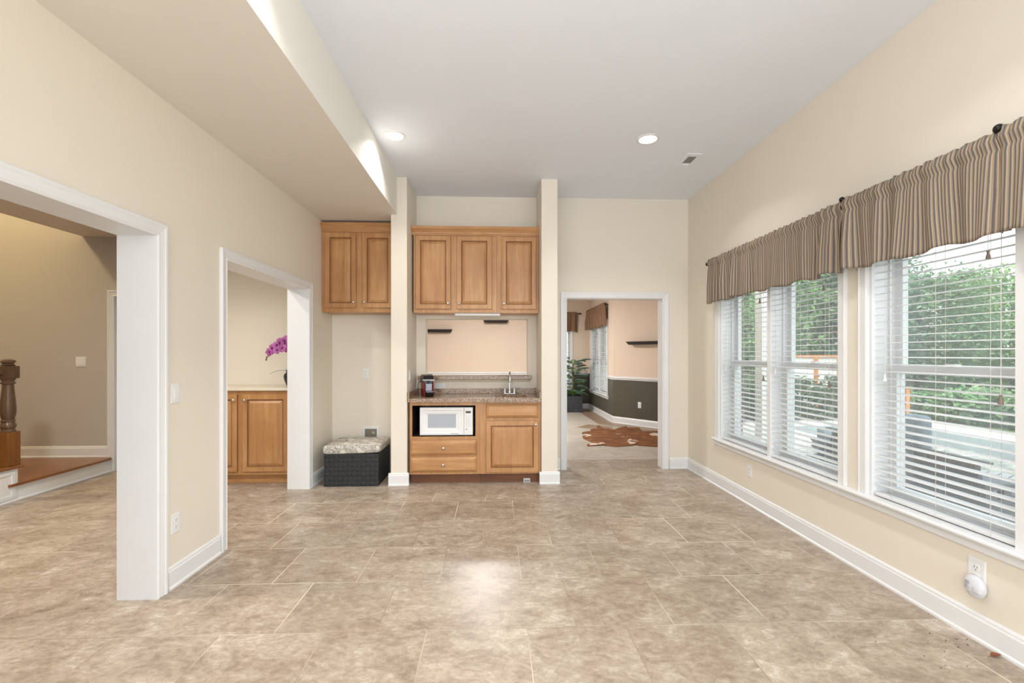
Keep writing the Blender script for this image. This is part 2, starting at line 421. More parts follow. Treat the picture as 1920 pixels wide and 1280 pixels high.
# ------------------------------------------------------------------ room shell
L, R, BK, CZ, SZ, SX = -1.91, 2.335, 5.42, 3.25, 2.85, -1.03
REAR = -2.6
m = MB(); m.box(-8.0, 2.62, REAR, 5.92, -0.2, 0.0); struct(m.build('floor', 'floor'))
m = MB(); m.box(SX, 2.62, REAR, 5.57, CZ, CZ + 0.15); struct(m.build('ceiling', 'ceil'))
m = MB(); m.box(-2.11, SX, REAR, 5.57, SZ, CZ + 0.15)
so = m.build('ceiling_soffit', 'soffit'); struct(so)
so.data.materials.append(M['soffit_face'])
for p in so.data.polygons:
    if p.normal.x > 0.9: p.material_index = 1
# left wall (openings: 0.7..2.645 and 3.29..4.745)
OT = 2.06
m = MB()
m.box(L - 0.2, L, REAR, 0.7, 0, SZ); m.box(L - 0.2, L, 0.7, 2.645, OT, SZ); m.box(L - 0.2, L, 2.645, 3.295, 0, SZ)
m.box(L - 0.2, L, 3.295, 4.745, OT, SZ); m.box(L - 0.2, L, 4.745, 5.42, 0, SZ)
struct(m.build('wall_left', 'wall'))
# right wall with the two double windows
WZ0, WZ1 = 0.505, 2.065
WG = [(2.998, 4.64), (1.12, 2.757)]
def right_wall(x0, x1, matn, nm):
    m = MB()
    m.box(x0, x1, REAR, 5.57, -0.2, WZ0); m.box(x0, x1, REAR, 5.57, WZ1, CZ + 0.1)
    m.box(x0, x1, REAR, WG[1][0], WZ0, WZ1); m.box(x0, x1, WG[1][1], WG[0][0], WZ0, WZ1); m.box(x0, x1, WG[0][1], 5.57, WZ0, WZ1)
    return struct(m.build(nm, matn))
right_wall(R, 2.50, 'wall', 'wall_right')
right_wall(2.50, 2.575, 'brick', 'wall_right_outside')
# back wall: two skins (this room's, the next room's) with the pass-through and the doorway
DX0, DX1 = 0.849, 2.03
PX0, PX1, PZ0, PZ1 = -0.826, 0.394, 1.13, 1.805
def back_wall(y0, y1, xa, xb, top, matn, nm):
    m = MB()
    m.box(xa, PX0, y0, y1, 0, top); m.box(PX0, PX1, y0, y1, 0, PZ0 - 0.045); m.box(PX0, PX1, y0, y1, PZ1, top)
    m.box(PX1, DX0, y0, y1, 0, top); m.box(DX0, DX1, y0, y1, OT, top); m.box(DX1, xb, y0, y1, 0, top)
    return struct(m.build(nm, matn))
back_wall(BK, 5.495, -2.11, 2.34, CZ + 0.1, 'wall', 'wall_back')
back_wall(5.495, 5.57, -2.11, 2.40, CZ + 0.1, 'peach', 'wall_back_far_side')
m = MB(); m.box(-1.095, -0.926, 4.83, BK, 0, CZ, 0.006, 2); struct(m.build('wall_bar_left', 'wall'))
m = MB(); m.box(0.495, 0.668, 4.83, BK, 0, CZ, 0.006, 2); struct(m.build('wall_bar_right', 'wall'))

BB = [(0, 0), (0.022, 0), (0.022, 0.012), (0.015, 0.02), (0.015, 0.105), (0.011, 0.113), (0.011, 0.122), (0.005, 0.132), (0, 0.132)]
def baseboard(nm, runs, z=0.0):
    """runs: (x0,y0,x1,y1,nx,ny)"""
    m = MB()
    for (x0, y0, x1, y1, nx, ny) in runs:
        m.prism([(x0 + nx * d, y0 + ny * d, z + h) for d, h in BB], (x1 - x0, y1 - y0, 0))
    return struct(m.build(nm, 'trim'))
baseboard('baseboard_right', [(R, REAR, R, BK, -1, 0)])
baseboard('baseboard_left', [(L, 2.72, L, 3.222, 1, 0), (L, REAR, L, 0.63, 1, 0), (L, 4.82, L, BK, 1, 0)])
baseboard('baseboard_back', [(2.106, BK, R, BK, 0, -1), (0.668, BK, 0.778, BK, 0, -1), (L, BK, -1.095, BK, 0, -1)])
baseboard('baseboard_bar_left', [(-1.117, 4.83, -0.904, 4.83, 0, -1), (-1.095, 4.83, -1.095, BK, -1, 0), (-0.926, 4.83, -0.926, 4.86, 1, 0)])
baseboard('baseboard_bar_right', [(0.473, 4.83, 0.690, 4.83, 0, -1), (0.668, 4.83, 0.668, BK, 1, 0)])

CAS = [(0.0, 0.0), (0.0, 0.010), (0.010, 0.016), (0.018, 0.012), (0.050, 0.017), (0.058, 0.021), (0.072, 0.021), (0.075, 0.017), (0.075, 0.0)]
def doorway(nm, mp, mp2, a, b, zt, jamb):
    e = sempty(nm)
    MB().usweep(mp, a, b, 0, zt, CAS).build('casing', 'trim', e)
    if mp2: MB().usweep(mp2, a, b, 0, zt, CAS).build('casing', 'trim', e)
    j = MB()
    for bx in jamb: j.box(*bx)
    j.build('jamb', 'trim', e); return e
t = 0.012
doorway('door_1', mxp(L), mxm(L - 0.2), 0.7 + t, 2.645 - t, OT - t, [(L - .2, L, 0.7, 0.7 + t, 0, OT), (L - .2, L, 2.645 - t, 2.645, 0, OT), (L - .2, L, 0.7 + t, 2.645 - t, OT - t, OT)])
doorway('door_2', mxp(L), mxm(L - 0.2), 3.295 + t, 4.745 - t, OT - t, [(L - .2, L, 3.295, 3.295 + t, 0, OT), (L - .2, L, 4.745 - t, 4.745, 0, OT), (L - .2, L, 3.295 + t, 4.745 - t, OT - t, OT)])
doorway('door_3', mpy(BK), None, DX0 + t, DX1 - t, OT - t, [(DX0, DX0 + t, BK, 5.57, 0, OT), (DX1 - t, DX1, BK, 5.57, 0, OT), (DX0 + t, DX1 - t, BK, 5.57, OT - t, OT)])

# ------------------------------------------------------------------ windows of this room
m = MB()
prof = [(R + 0.085, 0.506), (R - 0.042, 0.506), (R - 0.050, 0.498), (R - 0.050, 0.490), (R - 0.042, 0.482), (R - 0.022, 0.480), (R - 0.016, 0.466), (R - 0.016, 0.436), (R - 0.010, 0.430), (R, 0.428), (R, 0.480), (R + 0.085, 0.480)]
m.prism([(x, 1.0, z) for x, z in prof], (0, 4.743 - 1.0, 0))
struct(m.build('trim_1', 'trim'))                                    # the long window stool with its apron
WC = [(0.0, 0.0), (0.0, 0.012), (0.008, 0.018), (0.050, 0.018), (0.058, 0.022), (0.066, 0.018), (0.066, 0.0)]
for i, (a, b) in enumerate(WG):
    struct(MB().usweep(mxm(R), a, b, 0.506, WZ1, WC).build('trim_%d' % (i + 2), 'trim'))
def sash(mb, x0, x1, y0, y1, z0, z1, w=0.045):
    mb.box(x0, x1, y0, y0 + w, z0, z1); mb.box(x0, x1, y1 - w, y1, z0, z1); mb.box(x0, x1, y0 + w, y1 - w, z0, z0 + w); mb.box(x0, x1, y0 + w, y1 - w, z1 - w, z1)
def window_unit(nm, y0, y1, z0, z1, xin, xf):
    """double-hung unit in a wall facing -X: jamb liner from xin to xf, sashes at xf"""
    e = sempty(nm, (xf, (y0 + y1) / 2, z0)); zm = (z0 + z1) / 2
    f = MB(); j = 0.02
    f.box(xin, xf + 0.095, y0, y0 + j, z0, z1); f.box(xin, xf + 0.095, y1 - j, y1, z0, z1); f.box(xin, xf + 0.08, y0 + j, y1 - j, z1 - j, z1); f.box(xin + 0.09, xf + 0.08, y0 + j, y1 - j, z0 - 0.005, z0 + 0.022)
    f.box(xf - 0.012, xf, y1 - j - 0.012, y1 - j, z0, z1); f.box(xf - 0.012, xf, y0 + j, y0 + j + 0.012, z0, z1)
    f.build('frame', 'trim', e)
    s = MB(); sash(s, xf, xf + 0.035, y0 + j, y1 - j, z0 + 0.02, zm + 0.025); so = s.build('lower_sash', 'trim', e)
    s = MB(); sash(s, xf + 0.038, xf + 0.073, y0 + j, y1 - j, zm - 0.025, z1 - j); su = s.build('upper_sash', 'trim', e)
    MB().box(xf + 0.015, xf + 0.019, y0 + j + .04, y1 - j - .04, z0 + .06, zm - .015).build('pane', 'glass', so)
    MB().box(xf + 0.053, xf + 0.057, y0 + j + .04, y1 - j - .04, zm + .015, z1 - j - .04).build('pane', 'glass', su)
    MB().box(xf + 0.0775, xf + 0.0785, y0 + j, y1 - j, z0 + .02, z1 - j).build('insect_screen', 'screen', e)
    MB().box(xf - 0.02, xf + 0.015, (y0 + y1) / 2 - .03, (y0 + y1) / 2 + .03, zm + .026, zm + .042, .004).build('lock', 'trim', so)
    return e
DIV = [3.80, 1.938]
window_unit('window_1', DIV[0], 4.64, WZ0, WZ1, R + 0.001, 2.455)
window_unit('window_2', 2.998, DIV[0], WZ0, WZ1, R + 0.001, 2.455)
window_unit('window_3', DIV[1], 2.757, WZ0, WZ1, R + 0.001, 2.455)
window_unit('window_4', 1.12, DIV[1], WZ0, WZ1, R + 0.001, 2.455)

def blind(label, loc, length, drop, rz=0.0, tilt=4, pitch=0.0432, tassels=True, group=None, z_bot=0.0):
    """local: hangs from the origin downwards, length along Y, room side is -X"""
    e = thing('window_blind', label, 'blind', loc, rz, group); h = length / 2
    MB().box(-0.03, 0.028, -h, h, -0.05, 0.0, 0.004).build('headrail', 'blind', e, world=False)
    n = int((drop - 0.09) / pitch); s = MB(); ta = math.radians(tilt)
    for i in range(n):
        z = -0.075 - i * pitch; pr = []
        for q in range(5):
            u = -0.025 + 0.0125 * q; c = 0.002 * (1 - (u / 0.025) ** 2)
            pr.append((u * math.cos(ta) - c * math.sin(ta), u * math.sin(ta) + c * math.cos(ta)))
        pts = [(x, -h + 0.004, z + zz) for x, zz in pr] + [(x, -h + 0.004, z + zz - 0.0026) for x, zz in pr[::-1]]
        s.prism(pts, (0, length - 0.008, 0))
    s.build('slat_panel', 'blind', e, world=False)
    MB().box(-0.026, 0.026, -h + .003, h - .003, -drop, -drop + 0.02, 0.005).build('bottom_rail', 'blind', e, world=False)
    for yy in (-h * 0.68, h * 0.0, h * 0.68):
        c = MB()
        for xx in (-0.027, 0.027): c.tube([(xx, yy, -0.05), (xx, yy, -drop + 0.01)], 0.0011, 5)
        c.build('ladder_cord', 'cord', e, world=False)
    if tassels:
        for (yy, dz, mt) in ((-h + 0.075, 0.85, 'tassel'), (h - 0.09, 0.78, 'white_tassel')):
            cd = MB(); cd.tube([(-0.034, yy, -0.045), (-0.036, yy, -dz)], 0.0013, 5); c = cd.build('pull_cord', 'cord', e, world=False)
            ts = MB(); ts.lathe([(0.003, 0), (0.006, -0.004), (0.005, -0.012), (0.010, -0.034), (0.011, -0.044), (0.004, -0.046)], (-0.036, yy, -dz), 12)
            tt = ts.build('tassel', mt, c, smooth=True, world=False)
            if mt == 'tassel': tt['label'] = 'brown tassel'
        # short tilt cord with a brown tassel just below the valance
        c = MB().tube([(-0.034, -h + 0.13, -0.045), (-0.035, -h + 0.13, -0.17)], 0.0013, 5).build('tilt_cord', 'cord', e, world=False)
        MB().lathe([(0.003, 0), (0.007, -0.004), (0.005, -0.014), (0.009, -0.032), (0.010, -0.040), (0.004, -0.042)], (-0.035, -h + .13, -.17), 12).build('tassel', 'tassel', c, smooth=True, world=False)
    return e
XB = R + 0.038
def blind_at(label, y0, y1): return blind(label, (XB, (y0 + y1) / 2, WZ1 - 0.022), y1 - y0, WZ1 - 0.022 - 0.512, group='white slatted blinds at the long window wall')
blind_at('white slatted blind farthest from the camera, next to the back corner', DIV[0] + 0.004, 4.612)
blind_at('white slatted blind just left of the narrow wall strip between the window pairs', 3.024, DIV[0] - 0.004)
blind_at('white slatted blind in front of the dark patio sofa and pool', DIV[1] + 0.004, 2.732)
blind_at('white slatted blind cut by the right edge, nearest to the camera', 1.145, DIV[1] - 0.004)

# ------------------------------------------------------------------ valances and rods
def valance(label, p0, length, height, dirv, nrm, matn='stripe', seed=1, group=None, amp=1.0):
    """fabric panel from p0 along dirv (unit), facing nrm, top at p0.z"""
    rnd = random.Random(seed); N = int(length / 0.009); V = 22
    ph = [rnd.uniform(0, 6.28) for _ in range(8)]; p0 = Vector(p0); dirv = Vector(dirv); nrm = Vector(nrm)
    b = bmesh.new(); uvl = b.loops.layers.uv.new('UVMap'); grid = []
    def fold(s, v):
        w = (math.sin(s * 27 + ph[0] + 1.9 * math.sin(s * 5 + ph[1])) + 0.6 * math.sin(s * 61 + ph[2] + 1.2 * math.sin(s * 9 + ph[3])) + 0.35 * math.sin(s * 17 + ph[4]))
        return w * 0.021 * amp * (0.25 + 0.75 * min(1, v * 1.6)) * (0.8 + 0.4 * math.sin(s * 4 + ph[5]))
    def ruff(s): return 0.006 * math.sin(s * 120 + ph[6] + 2 * math.sin(s * 14)) + 0.004 * math.sin(s * 210 + ph[7])
    for i in range(N + 1):
        s = length * i / N; row = []
        for j in range(V + 1):
            v = j / V; z = -height * v
            pocket = math.exp(-((v - 0.085) / 0.05) ** 2) * 0.011; neck = -math.exp(-((v - 0.18) / 0.03) ** 2) * 0.006
            d = fold(s, v) + pocket + neck + ruff(s) * math.exp(-v * 7) * 0.9
            if j == 0: z += 0.004 * math.sin(s * 95 + ph[2]) ; d -= 0.004
            if v > 0.9: z += 0.010 * (v - 0.9) / 0.1 * math.sin(s * 21 + ph[3])
            sk = 0.026 * math.sin(s * 12 + ph[4]) * v * v + 0.008 * math.sin(s * 29 + ph[1]) * v
            row.append((b.verts.new(p0 + dirv * (s + sk * math.sin(PI * i / N) ** 0.4) + nrm * d + Vector((0, 0, z))), (s * 1.25, v * height)))
        grid.append(row)
    for i in range(N):
        for j in range(V):
            q = [grid[i][j], grid[i + 1][j], grid[i + 1][j + 1], grid[i][j + 1]]
            f = b.faces.new([x[0] for x in q]); f.smooth = True
            for lp, x in zip(f.loops, q): lp[uvl].uv = x[1]
    me = bpy.data.meshes.new('valance'); b.to_mesh(me); b.free(); me.materials.append(M[matn])
    o = bpy.data.objects.new('valance', me); COL.objects.link(o)
    sm = o.modifiers.new('thickness', 'SOLIDIFY'); sm.thickness = 0.0025; sm.offset = 0
    return tag(o, label, 'valance', group)
VX = 2.232
valance('long striped valance over the far window pair, beside the back corner', (VX, 4.668, 2.368), 1.825, 0.455, (0, -1, 0), (-1, 0, 0), seed=3, group='striped valances along the window wall')
valance('striped valance panel in the middle, over the blind with the sofa behind', (VX, 2.835, 2.374), 0.93, 0.462, (0, -1, 0), (-1, 0, 0), seed=12, group='striped valances along the window wall', amp=1.15)
valance('striped valance panel cut by the right edge of the photo', (VX - 0.012, 1.932, 2.378), 0.95, 0.468, (0, -1, 0), (-1, 0, 0), seed=23, group='striped valances along the window wall', amp=1.2)
def rod(label, p0, p1, brks, nrm, r=0.009, group=None, fin=(True, True)):
    p0, p1 = Vector(p0), Vector(p1); nrm = Vector(nrm); dv = (p1 - p0).normalized()
    e = thing('curtain_rod', label, 'curtain rod', p0, 0, group)
    MB().tube([p0, p1], r, 12).build('pole', 'iron', e, smooth=True)
    for pt, sg, on in ((p0, -1, fin[0]), (p1, 1, fin[1])):
        if on: MB().ball(pt + dv * sg * 0.018, 0.021, 14).build('finial', 'iron', e, smooth=True)
    for f in brks:
        q = p0 + (p1 - p0) * f
        b = MB(); b.tube([q - nrm * 0.0, q - nrm * 0.09], 0.006, 8); b.tube([q - nrm * 0.092, q - nrm * 0.102], 0.02, 12); b.build('bracket', 'iron', e, smooth=True)
    return e
rod('black curtain rod carrying the far window valance, ball finial by the corner', (VX + 0.016, 4.715, 2.333), (VX + 0.016, 2.868, 2.333), (0.02, 0.98), (-1, 0, 0), group='black curtain rods')
r2 = rod('black curtain rod carrying the two nearer valance panels', (VX + 0.016, 2.838, 2.339), (VX + 0.016, 0.92, 2.339), (0.03, 0.474, 0.97), (-1, 0, 0), group='black curtain rods', fin=(False, True))
MB().ball((VX, 2.846, 2.375), 0.017, 12).build('finial', 'iron', r2, smooth=True)
MB().ball((VX - 0.006, 1.930, 2.378), 0.02, 12).build('finial', 'iron', r2, smooth=True)

# ------------------------------------------------------------------ cabinets
DOOR = [(0, 0), (0, 0.016), (0.004, 0.020), (0.050, 0.020), (0.053, 0.010), (0.058, 0.006), (0.064, 0.006), (0.067, 0.009), (0.088, 0.018), (0.092, 0.0185)]
DRAWER = [(0, 0), (0, 0.006), (0.003, 0.008), (0.027, 0.022), (0.031, 0.0225)]
M['wood_painted_shade'] = wood('maple_painted_shade', (154, 106, 64), (126, 82, 48), 'z', 0.4)  # darker maple: shade of grooves and edge gaps put into the colour
def cab_door(parent, y, rect, knob, horizontal=False, kz=None):
    m = MB(); m.rings(mpy(y), rect, DOOR); d = m.build('door', 'wood_v', parent); d.data.materials.append(M['wood_painted_shade'])
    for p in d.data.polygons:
        if p.index < 4 or 12 <= p.index < 24: p.material_index = 1  # outer edges and panel grooves take the painted shade
    if knob: add_knob(d, knob[0], y - 0.020, knob[1])
    return d
def cab_drawer(parent, y, rect, knob, nm='drawer'):
    m = MB(); m.rings(mpy(y), rect, DRAWER); d = m.build(nm, 'wood_h', parent); d.data.materials.append(M['wood_painted_shade'])
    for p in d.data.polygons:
        if p.index < 8: p.material_index = 1  # drawer sides and bevel foot take the painted shade
    if knob: add_knob(d, knob[0], y - 0.020, knob[1])
    return d
def add_knob(parent, x, y, z):
    m = MB(); m.lathe([(0.008, 0), (0.006, -0.008), (0.006, -0.012), (0.015, -0.018), (0.016, -0.023), (0.012, -0.028), (0.003, -0.030)], (x, y, z), 16, 'y')
    m.build('knob', 'nickel', parent, smooth=True)
def carcass(parent, x0, x1, y0, y1, z0, z1, openings, frame=0.02, mats='wood_v'):
    """cabinet box: sides, top, bottom, back plus a face frame around the openings (u0,u1,v0,v1)"""
    m = MB(); w = 0.018
    m.box(x0, x0 + w, y0 + frame, y1, z0, z1); m.box(x1 - w, x1, y0 + frame, y1, z0, z1); m.box(x0 + w, x1 - w, y0 + frame, y1, z0, z0 + w)
    m.box(x0 + w, x1 - w, y0 + frame, y1, z1 - w, z1); m.box(x0 + w, x1 - w, y1 - w, y1, z0 + w, z1 - w)
    m.build('carcass', mats, parent)
    # face frame built from the grid of opening edges
    xs = sorted(set([x0, x1] + [o[0] for o in openings] + [o[1] for o in openings])); zs = sorted(set([z0, z1] + [o[2] for o in openings] + [o[3] for o in openings]))
    f = MB()
    for a, b in zip(xs, xs[1:]):
        for c, d in zip(zs, zs[1:]):
            cx, cz = (a + b) / 2, (c + d) / 2
            if not any(o[0] < cx < o[1] and o[2] < cz < o[3] for o in openings): f.box(a, b, y0, y0 + frame, c, d)
    bmesh.ops.remove_doubles(f.b, verts=f.b.verts[:], dist=0.0005)
    f.build('face_frame', mats, parent)

YB = 4.862
# left base unit: open bay over two drawers
c = thing('base_cabinet', 'honey maple base cabinet with microwave bay above two drawers', 'cabinet', (-0.53, 5.1, 0))
carcass(c, -0.905, -0.160, YB, BK - 0.01, 0.105, 0.874, [(-0.878, -0.208, 0.507, 0.836), (-0.875, -0.210, 0.325, 0.460), (-0.875, -0.210, 0.145, 0.285)])
MB().box(-0.886, -0.179, YB + 0.001, BK - 0.03, 0.489, 0.507).build('shelf', 'wood_h', c)
m = MB(); m.rings(lambda u, v, h: (u, YB + 0.021 + h, v), (-0.8865, -0.1795, 0.5075, 0.8555), [(0, 0), (0, 0.505)], False, True); m.build('bay_dark_shell', 'bay', c)  # dark shell set inside the bay, over the maple carcass
cab_drawer(c, YB, (-0.897, -0.192, 0.310, 0.470), (-0.545, 0.386)); cab_drawer(c, YB, (-0.897, -0.192, 0.129, 0.292), (-0.547, 0.210))
MB().box(-0.905, -0.161, 4.935, 4.955, 0.001, 0.105).build('toe_kick', 'wood_dark', c)
# right base unit under the sink
c = thing('base_cabinet', 'honey maple base cabinet with one drawer front and one door under the sink', 'cabinet', (0.16, 5.1, 0))
carcass(c, -0.159, 0.491, YB, BK - 0.01, 0.105, 0.874, [(-0.075, 0.448, 0.72, 0.835), (-0.075, 0.448, 0.14, 0.66)])
cab_drawer(c, YB, (-0.094, 0.464, 0.702, 0.852), None, 'drawer_front'); cab_door(c, YB, (-0.094, 0.464, 0.121, 0.671), (0.437, 0.632))
MB().box(-0.159, 0.491, 4.935, 4.955, 0.001, 0.105).build('toe_kick', 'wood_dark', c)
# upper units
YU = 5.10
c = thing('wall_cabinet', 'honey maple upper cabinet with two doors above the microwave side', 'cabinet', (-0.44, 5.25, 1.843))
carcass(c, -0.905, 0.020, YU, BK - 0.002, 1.843, 2.735, [(-0.86, -0.51, 1.90, 2.68), (-0.40, -0.055, 1.90, 2.68)])
cab_door(c, YU, (-0.880, -0.492, 1.884, 2.696), (-0.520, 1.945)); cab_door(c, YU, (-0.425, -0.036, 1.884, 2.694), (-0.398, 1.940))
c = thing('wall_cabinet', 'honey maple upper cabinet with a single door above the sink side', 'cabinet', (0.25, 5.25, 1.843))
carcass(c, 0.022, 0.491, YU, BK - 0.002, 1.843, 2.735, [(0.095, 0.44, 1.90, 2.68)])
cab_door(c, YU, (0.072, 0.463, 1.884, 2.692), (0.100, 1.944))
CROWN = [(0.001, 0), (0.009, 0.0), (0.009, 0.014), (0.014, 0.020), (0.016, 0.030), (0.030, 0.054), (0.040, 0.063), (0.043, 0.068), (0.043, 0.094), (0.001, 0.094)]
def crown(label, x0, x1, y, z):
    m = MB(); m.prism([(x0, y - d, z + h) for d, h in CROWN], (x1 - x0, 0, 0)); return tag(m.build('cabinet_crown', 'wood_h'), label, 'moulding')
crown('maple crown strip along the top of the bar upper cabinets', -0.922, 0.494, YU, 2.706)
c = thing('wall_cabinet', 'darker maple two-door upper cabinet above the storage ottoman', 'cabinet', (-1.5, 5.25, 1.845))
carcass(c, L + 0.002, -1.098, 5.09, BK - 0.002, 1.845, 2.742, [(-1.85, -1.545, 1.90, 2.70), (-1.44, -1.17, 1.90, 2.70)])
cab_door(c, 5.09, (-1.869, -1.530, 1.892, 2.717), (-1.556, 1.955)); cab_door(c, 5.09, (-1.462, -1.128, 1.894, 2.715), (-1.438, 1.955))
crown('maple crown strip along the top of the cabinet over the ottoman', L + 0.001, -1.097, 5.09, 2.732)
# pantry base unit seen through the second opening
YP = 4.935
c = thing('base_cabinet', 'maple base cabinet under a cream top inside the pantry opening', 'cabinet', (-2.7, 5.2, 0))
carcass(c, -3.28, -2.115, YP, 5.44, 0.10, 0.992, [(-3.16, -2.76, 0.17, 0.92), (-2.64, -2.22, 0.17, 0.92)])
cab_door(c, YP, (-3.205, -2.727, 0.135, 0.952), (-2.757, 0.895)); cab_door(c, YP, (-2.672, -2.193, 0.135, 0.952), (-2.645, 0.895))
MB().box(-3.28, -2.115, 4.985, 5.005, 0.001, 0.10).build('toe_kick', 'wood_h', c)
m = MB(); m.box(-3.30, -2.112, 4.905, 5.498, 0.9925, 1.020, 0.006, 3); tag(m.build('countertop', 'cream_top'), 'cream countertop on the pantry cabinet under the orchid', 'countertop')

# ------------------------------------------------------------------ granite worktop, ledge, sink, tap
SXa, SXb, SYa, SYb = 0.005, 0.352, 4.925, 5.215
ct = thing('countertop', 'speckled brown granite worktop of the wet bar with backsplash', 'countertop', (-0.2, 5.1, 0.875))
m = MB(); za, zb = 0.8745, 0.914
m.box(-0.921, SXa, 4.822, BK - 0.001, za, zb); m.box(SXb, 0.494, 4.822, BK - 0.001, za, zb); m.box(SXa, SXb, 4.822, SYa, za, zb); m.box(SXa, SXb, SYb, BK - 0.001, za, zb)
bmesh.ops.remove_doubles(m.b, verts=m.b.verts[:], dist=0.0004)
m.build('slab', 'granite', ct)
m = MB(); m.box(-0.900, 0.474, BK - 0.021, BK - 0.001, 0.9145, 0.976, 0.002); m.box(-0.921, -0.9005, 4.822, BK - 0.001, 0.9145, 0.980, 0.002); m.box(0.4745, 0.494, 4.822, BK - 0.001, 0.9145, 0.980, 0.002)
m.build('backsplash', 'granite', ct)
lg = thing('pass_through_ledge', 'narrow granite ledge with cream moulding below the pass-through opening', 'ledge', (-0.2, 5.4, 1.085))
m = MB(); m.box(-0.900, 0.425, 5.325, BK - 0.001, 1.0855, 1.128, 0.004); m.box(PX0 + 0.001, PX1 - 0.001, BK - 0.001, 5.66, 1.0855, 1.128, 0.0); m.build('slab', 'granite', lg)
m = MB(); pr = [(0.0, 0), (0.012, 0.0), (0.012, 0.014), (0.022, 0.020), (0.028, 0.036), (0.055, 0.044), (0.055, 0.048), (0.0, 0.048)]
m.prism([(-0.886, BK - d, 1.037 + h) for d, h in pr], (1.305, 0, 0)); m.build('moulding', 'cream_top', lg)
struct(MB().rings(lambda u, v, h: (u, BK + h, v), (PX0, PX1, PZ0, PZ1), [(0, -0.002), (0.006, -0.002), (0.006, 0.15), (0, 0.15)], False, False).build('trim_4', 'wall'))
sk = thing('sink', 'small rectangular bar sink set into the granite worktop', 'sink', (0.18, 5.07, 0.75))
m = MB(); m.rings(lambda u, v, h: (u, v, 0.8743 - h), (SXa - .012, SXb + .012, SYa - .012, SYb + .012), [(0, 0), (0.014, 0), (0.018, 0.02), (0.024, 0.13), (0.05, 0.145), (0.14, 0.147)], False, True)
k = NT('brown_composite_sink'); k.l(k.ramp(k.noise(k.coord(), 90, 2), [(0.35, lin((66, 52, 44))), (0.65, lin((104, 86, 74)))]), k.b.inputs['Base Color']); k.b.inputs['Roughness'].default_value = 0.3
m.build('basin', k.m, sk); MB().lathe([(0.028, 0.7275), (0.028, 0.7295), (0.018, 0.7285)], ((SXa + SXb) / 2, 5.07, 0), 16).build('drain', 'chrome', sk)
fx, fy = 0.170, 5.285
fa = thing('faucet', 'chrome gooseneck bar faucet with two lever handles behind the sink', 'faucet', (fx, fy, 0.914))
MB().box(fx - 0.075, fx + 0.075, fy - 0.024, fy + 0.024, 0.9142, 0.932, 0.008, 3).build('base_plate', 'chrome', fa, smooth=True)
pts = [(fx, fy, 0.93), (fx, fy, 1.10)] + [(fx, fy - 0.058 + 0.058 * math.cos(a), 1.115 + 0.062 * math.sin(a)) for a in [PI * i / 10 for i in range(11)]] + [(fx, fy - 0.116, 1.09)]
m = MB(); m.tube(pts, [0.013, 0.011] + [0.0095] * 12, 14); m.lathe([(0.020, 0.93), (0.021, 0.945), (0.014, 0.965), (0.012, 0.975)], (fx, fy, 0), 16); m.build('spout', 'chrome', fa, smooth=True)
MB().lathe([(0.012, 1.085), (0.013, 1.075), (0.011, 1.062)], (fx, fy - 0.116, 0), 14).build('aerator', 'nickel', fa, smooth=True)
for s in (-1, 1):
    m = MB(); m.lathe([(0.020, 0.93), (0.021, 0.944), (0.014, 0.956), (0.015, 0.972), (0.010, 0.985), (0.006, 0.995)], (fx + s * 0.055, fy, 0), 16)
    m.tube([(fx + s * .055, fy, 0.985), (fx + s * .09, fy - .004, 0.986), (fx + s * .122, fy - .008, 0.988)], [0.006, 0.0045, 0.0055], 8); m.build('handle', 'chrome', fa, smooth=True)

# ------------------------------------------------------------------ microwave
mx0, mx1, mz0, mz1, my = -0.800, -0.236, 0.516, 0.812, 4.872
mw = thing('microwave', 'white countertop microwave in the open bay of the base cabinet', 'microwave', ((mx0 + mx1) / 2, my, 0.507))
MB().box(mx0, mx1, my + 0.022, my + 0.40, mz0, mz1, 0.006).build('body', 'plastic', mw)
dx1 = mx0 + 0.470
m = MB(); m.rings(mpy(my + 0.022), (mx0, dx1 - 0.001, mz0, mz1), [(0, 0), (0, 0.015), (0.008, 0.023), (0.026, 0.023), (0.034, 0.017), (0.060, 0.016), (0.066, 0.012)], True, True); d = m.build('door', 'plastic', mw)
MB().rings(mpy(my + 0.010), (mx0 + 0.085, dx1 - 0.085, mz0 + 0.080, mz1 - 0.070), [(0, 0), (0, 0.0015), (0.003, 0.001)], True, True).build('window', 'mwwin', d)
m = MB(); m.rings(mpy(my + 0.022), (dx1 + 0.001, mx1, mz0, mz1), [(0, 0), (0, 0.014), (0.006, 0.020), (0.012, 0.020)], True, True); cp = m.build('control_panel', 'plastic', mw)
MB().box(dx1 + 0.018, dx1 + 0.072, my + 0.0, my + 0.004, mz1 - 0.060, mz1 - 0.038, 0.001).build('display', 'display', cp)
m = MB()
for i, x in enumerate((0.026, 0.034, 0.046, 0.054)): m.box(dx1 + x, dx1 + x + 0.005, my - 0.0006, my + 0.001, mz1 - 0.054, mz1 - 0.044)
m.build('digit_row', 'digits', cp)
m = MB()
for r_ in range(8):
    for c_ in range(3):
        if (r_, c_) in ((0, 1),): continue
        x = dx1 + 0.020 + c_ * 0.021; z = mz1 - 0.088 - r_ * 0.0165
        m.box(x, x + 0.009, my + 0.0012, my + 0.003, z, z + 0.004)
m.build('keypad', 'grayplastic', cp)
MB().lathe([(0.008, my + 0.003), (0.008, my + 0.0005), (0.006, my)], (dx1 + 0.026, 0, mz0 + 0.064), 18, 'y').build('logo', 'grayplastic', cp)
MB().box(mx0 + 0.33, mx0 + 0.41, my - 0.0015, my + 0.002, mz0 + 0.018, mz0 + 0.023).build('nameplate', 'grayplastic', d)
for x in (mx0 + 0.04, mx1 - 0.04):
    for y in (my + 0.05, my + 0.36): MB().lathe([(0.014, 0.5075), (0.016, 0.5165)], (x, y, 0), 12).build('foot', 'black', mw)

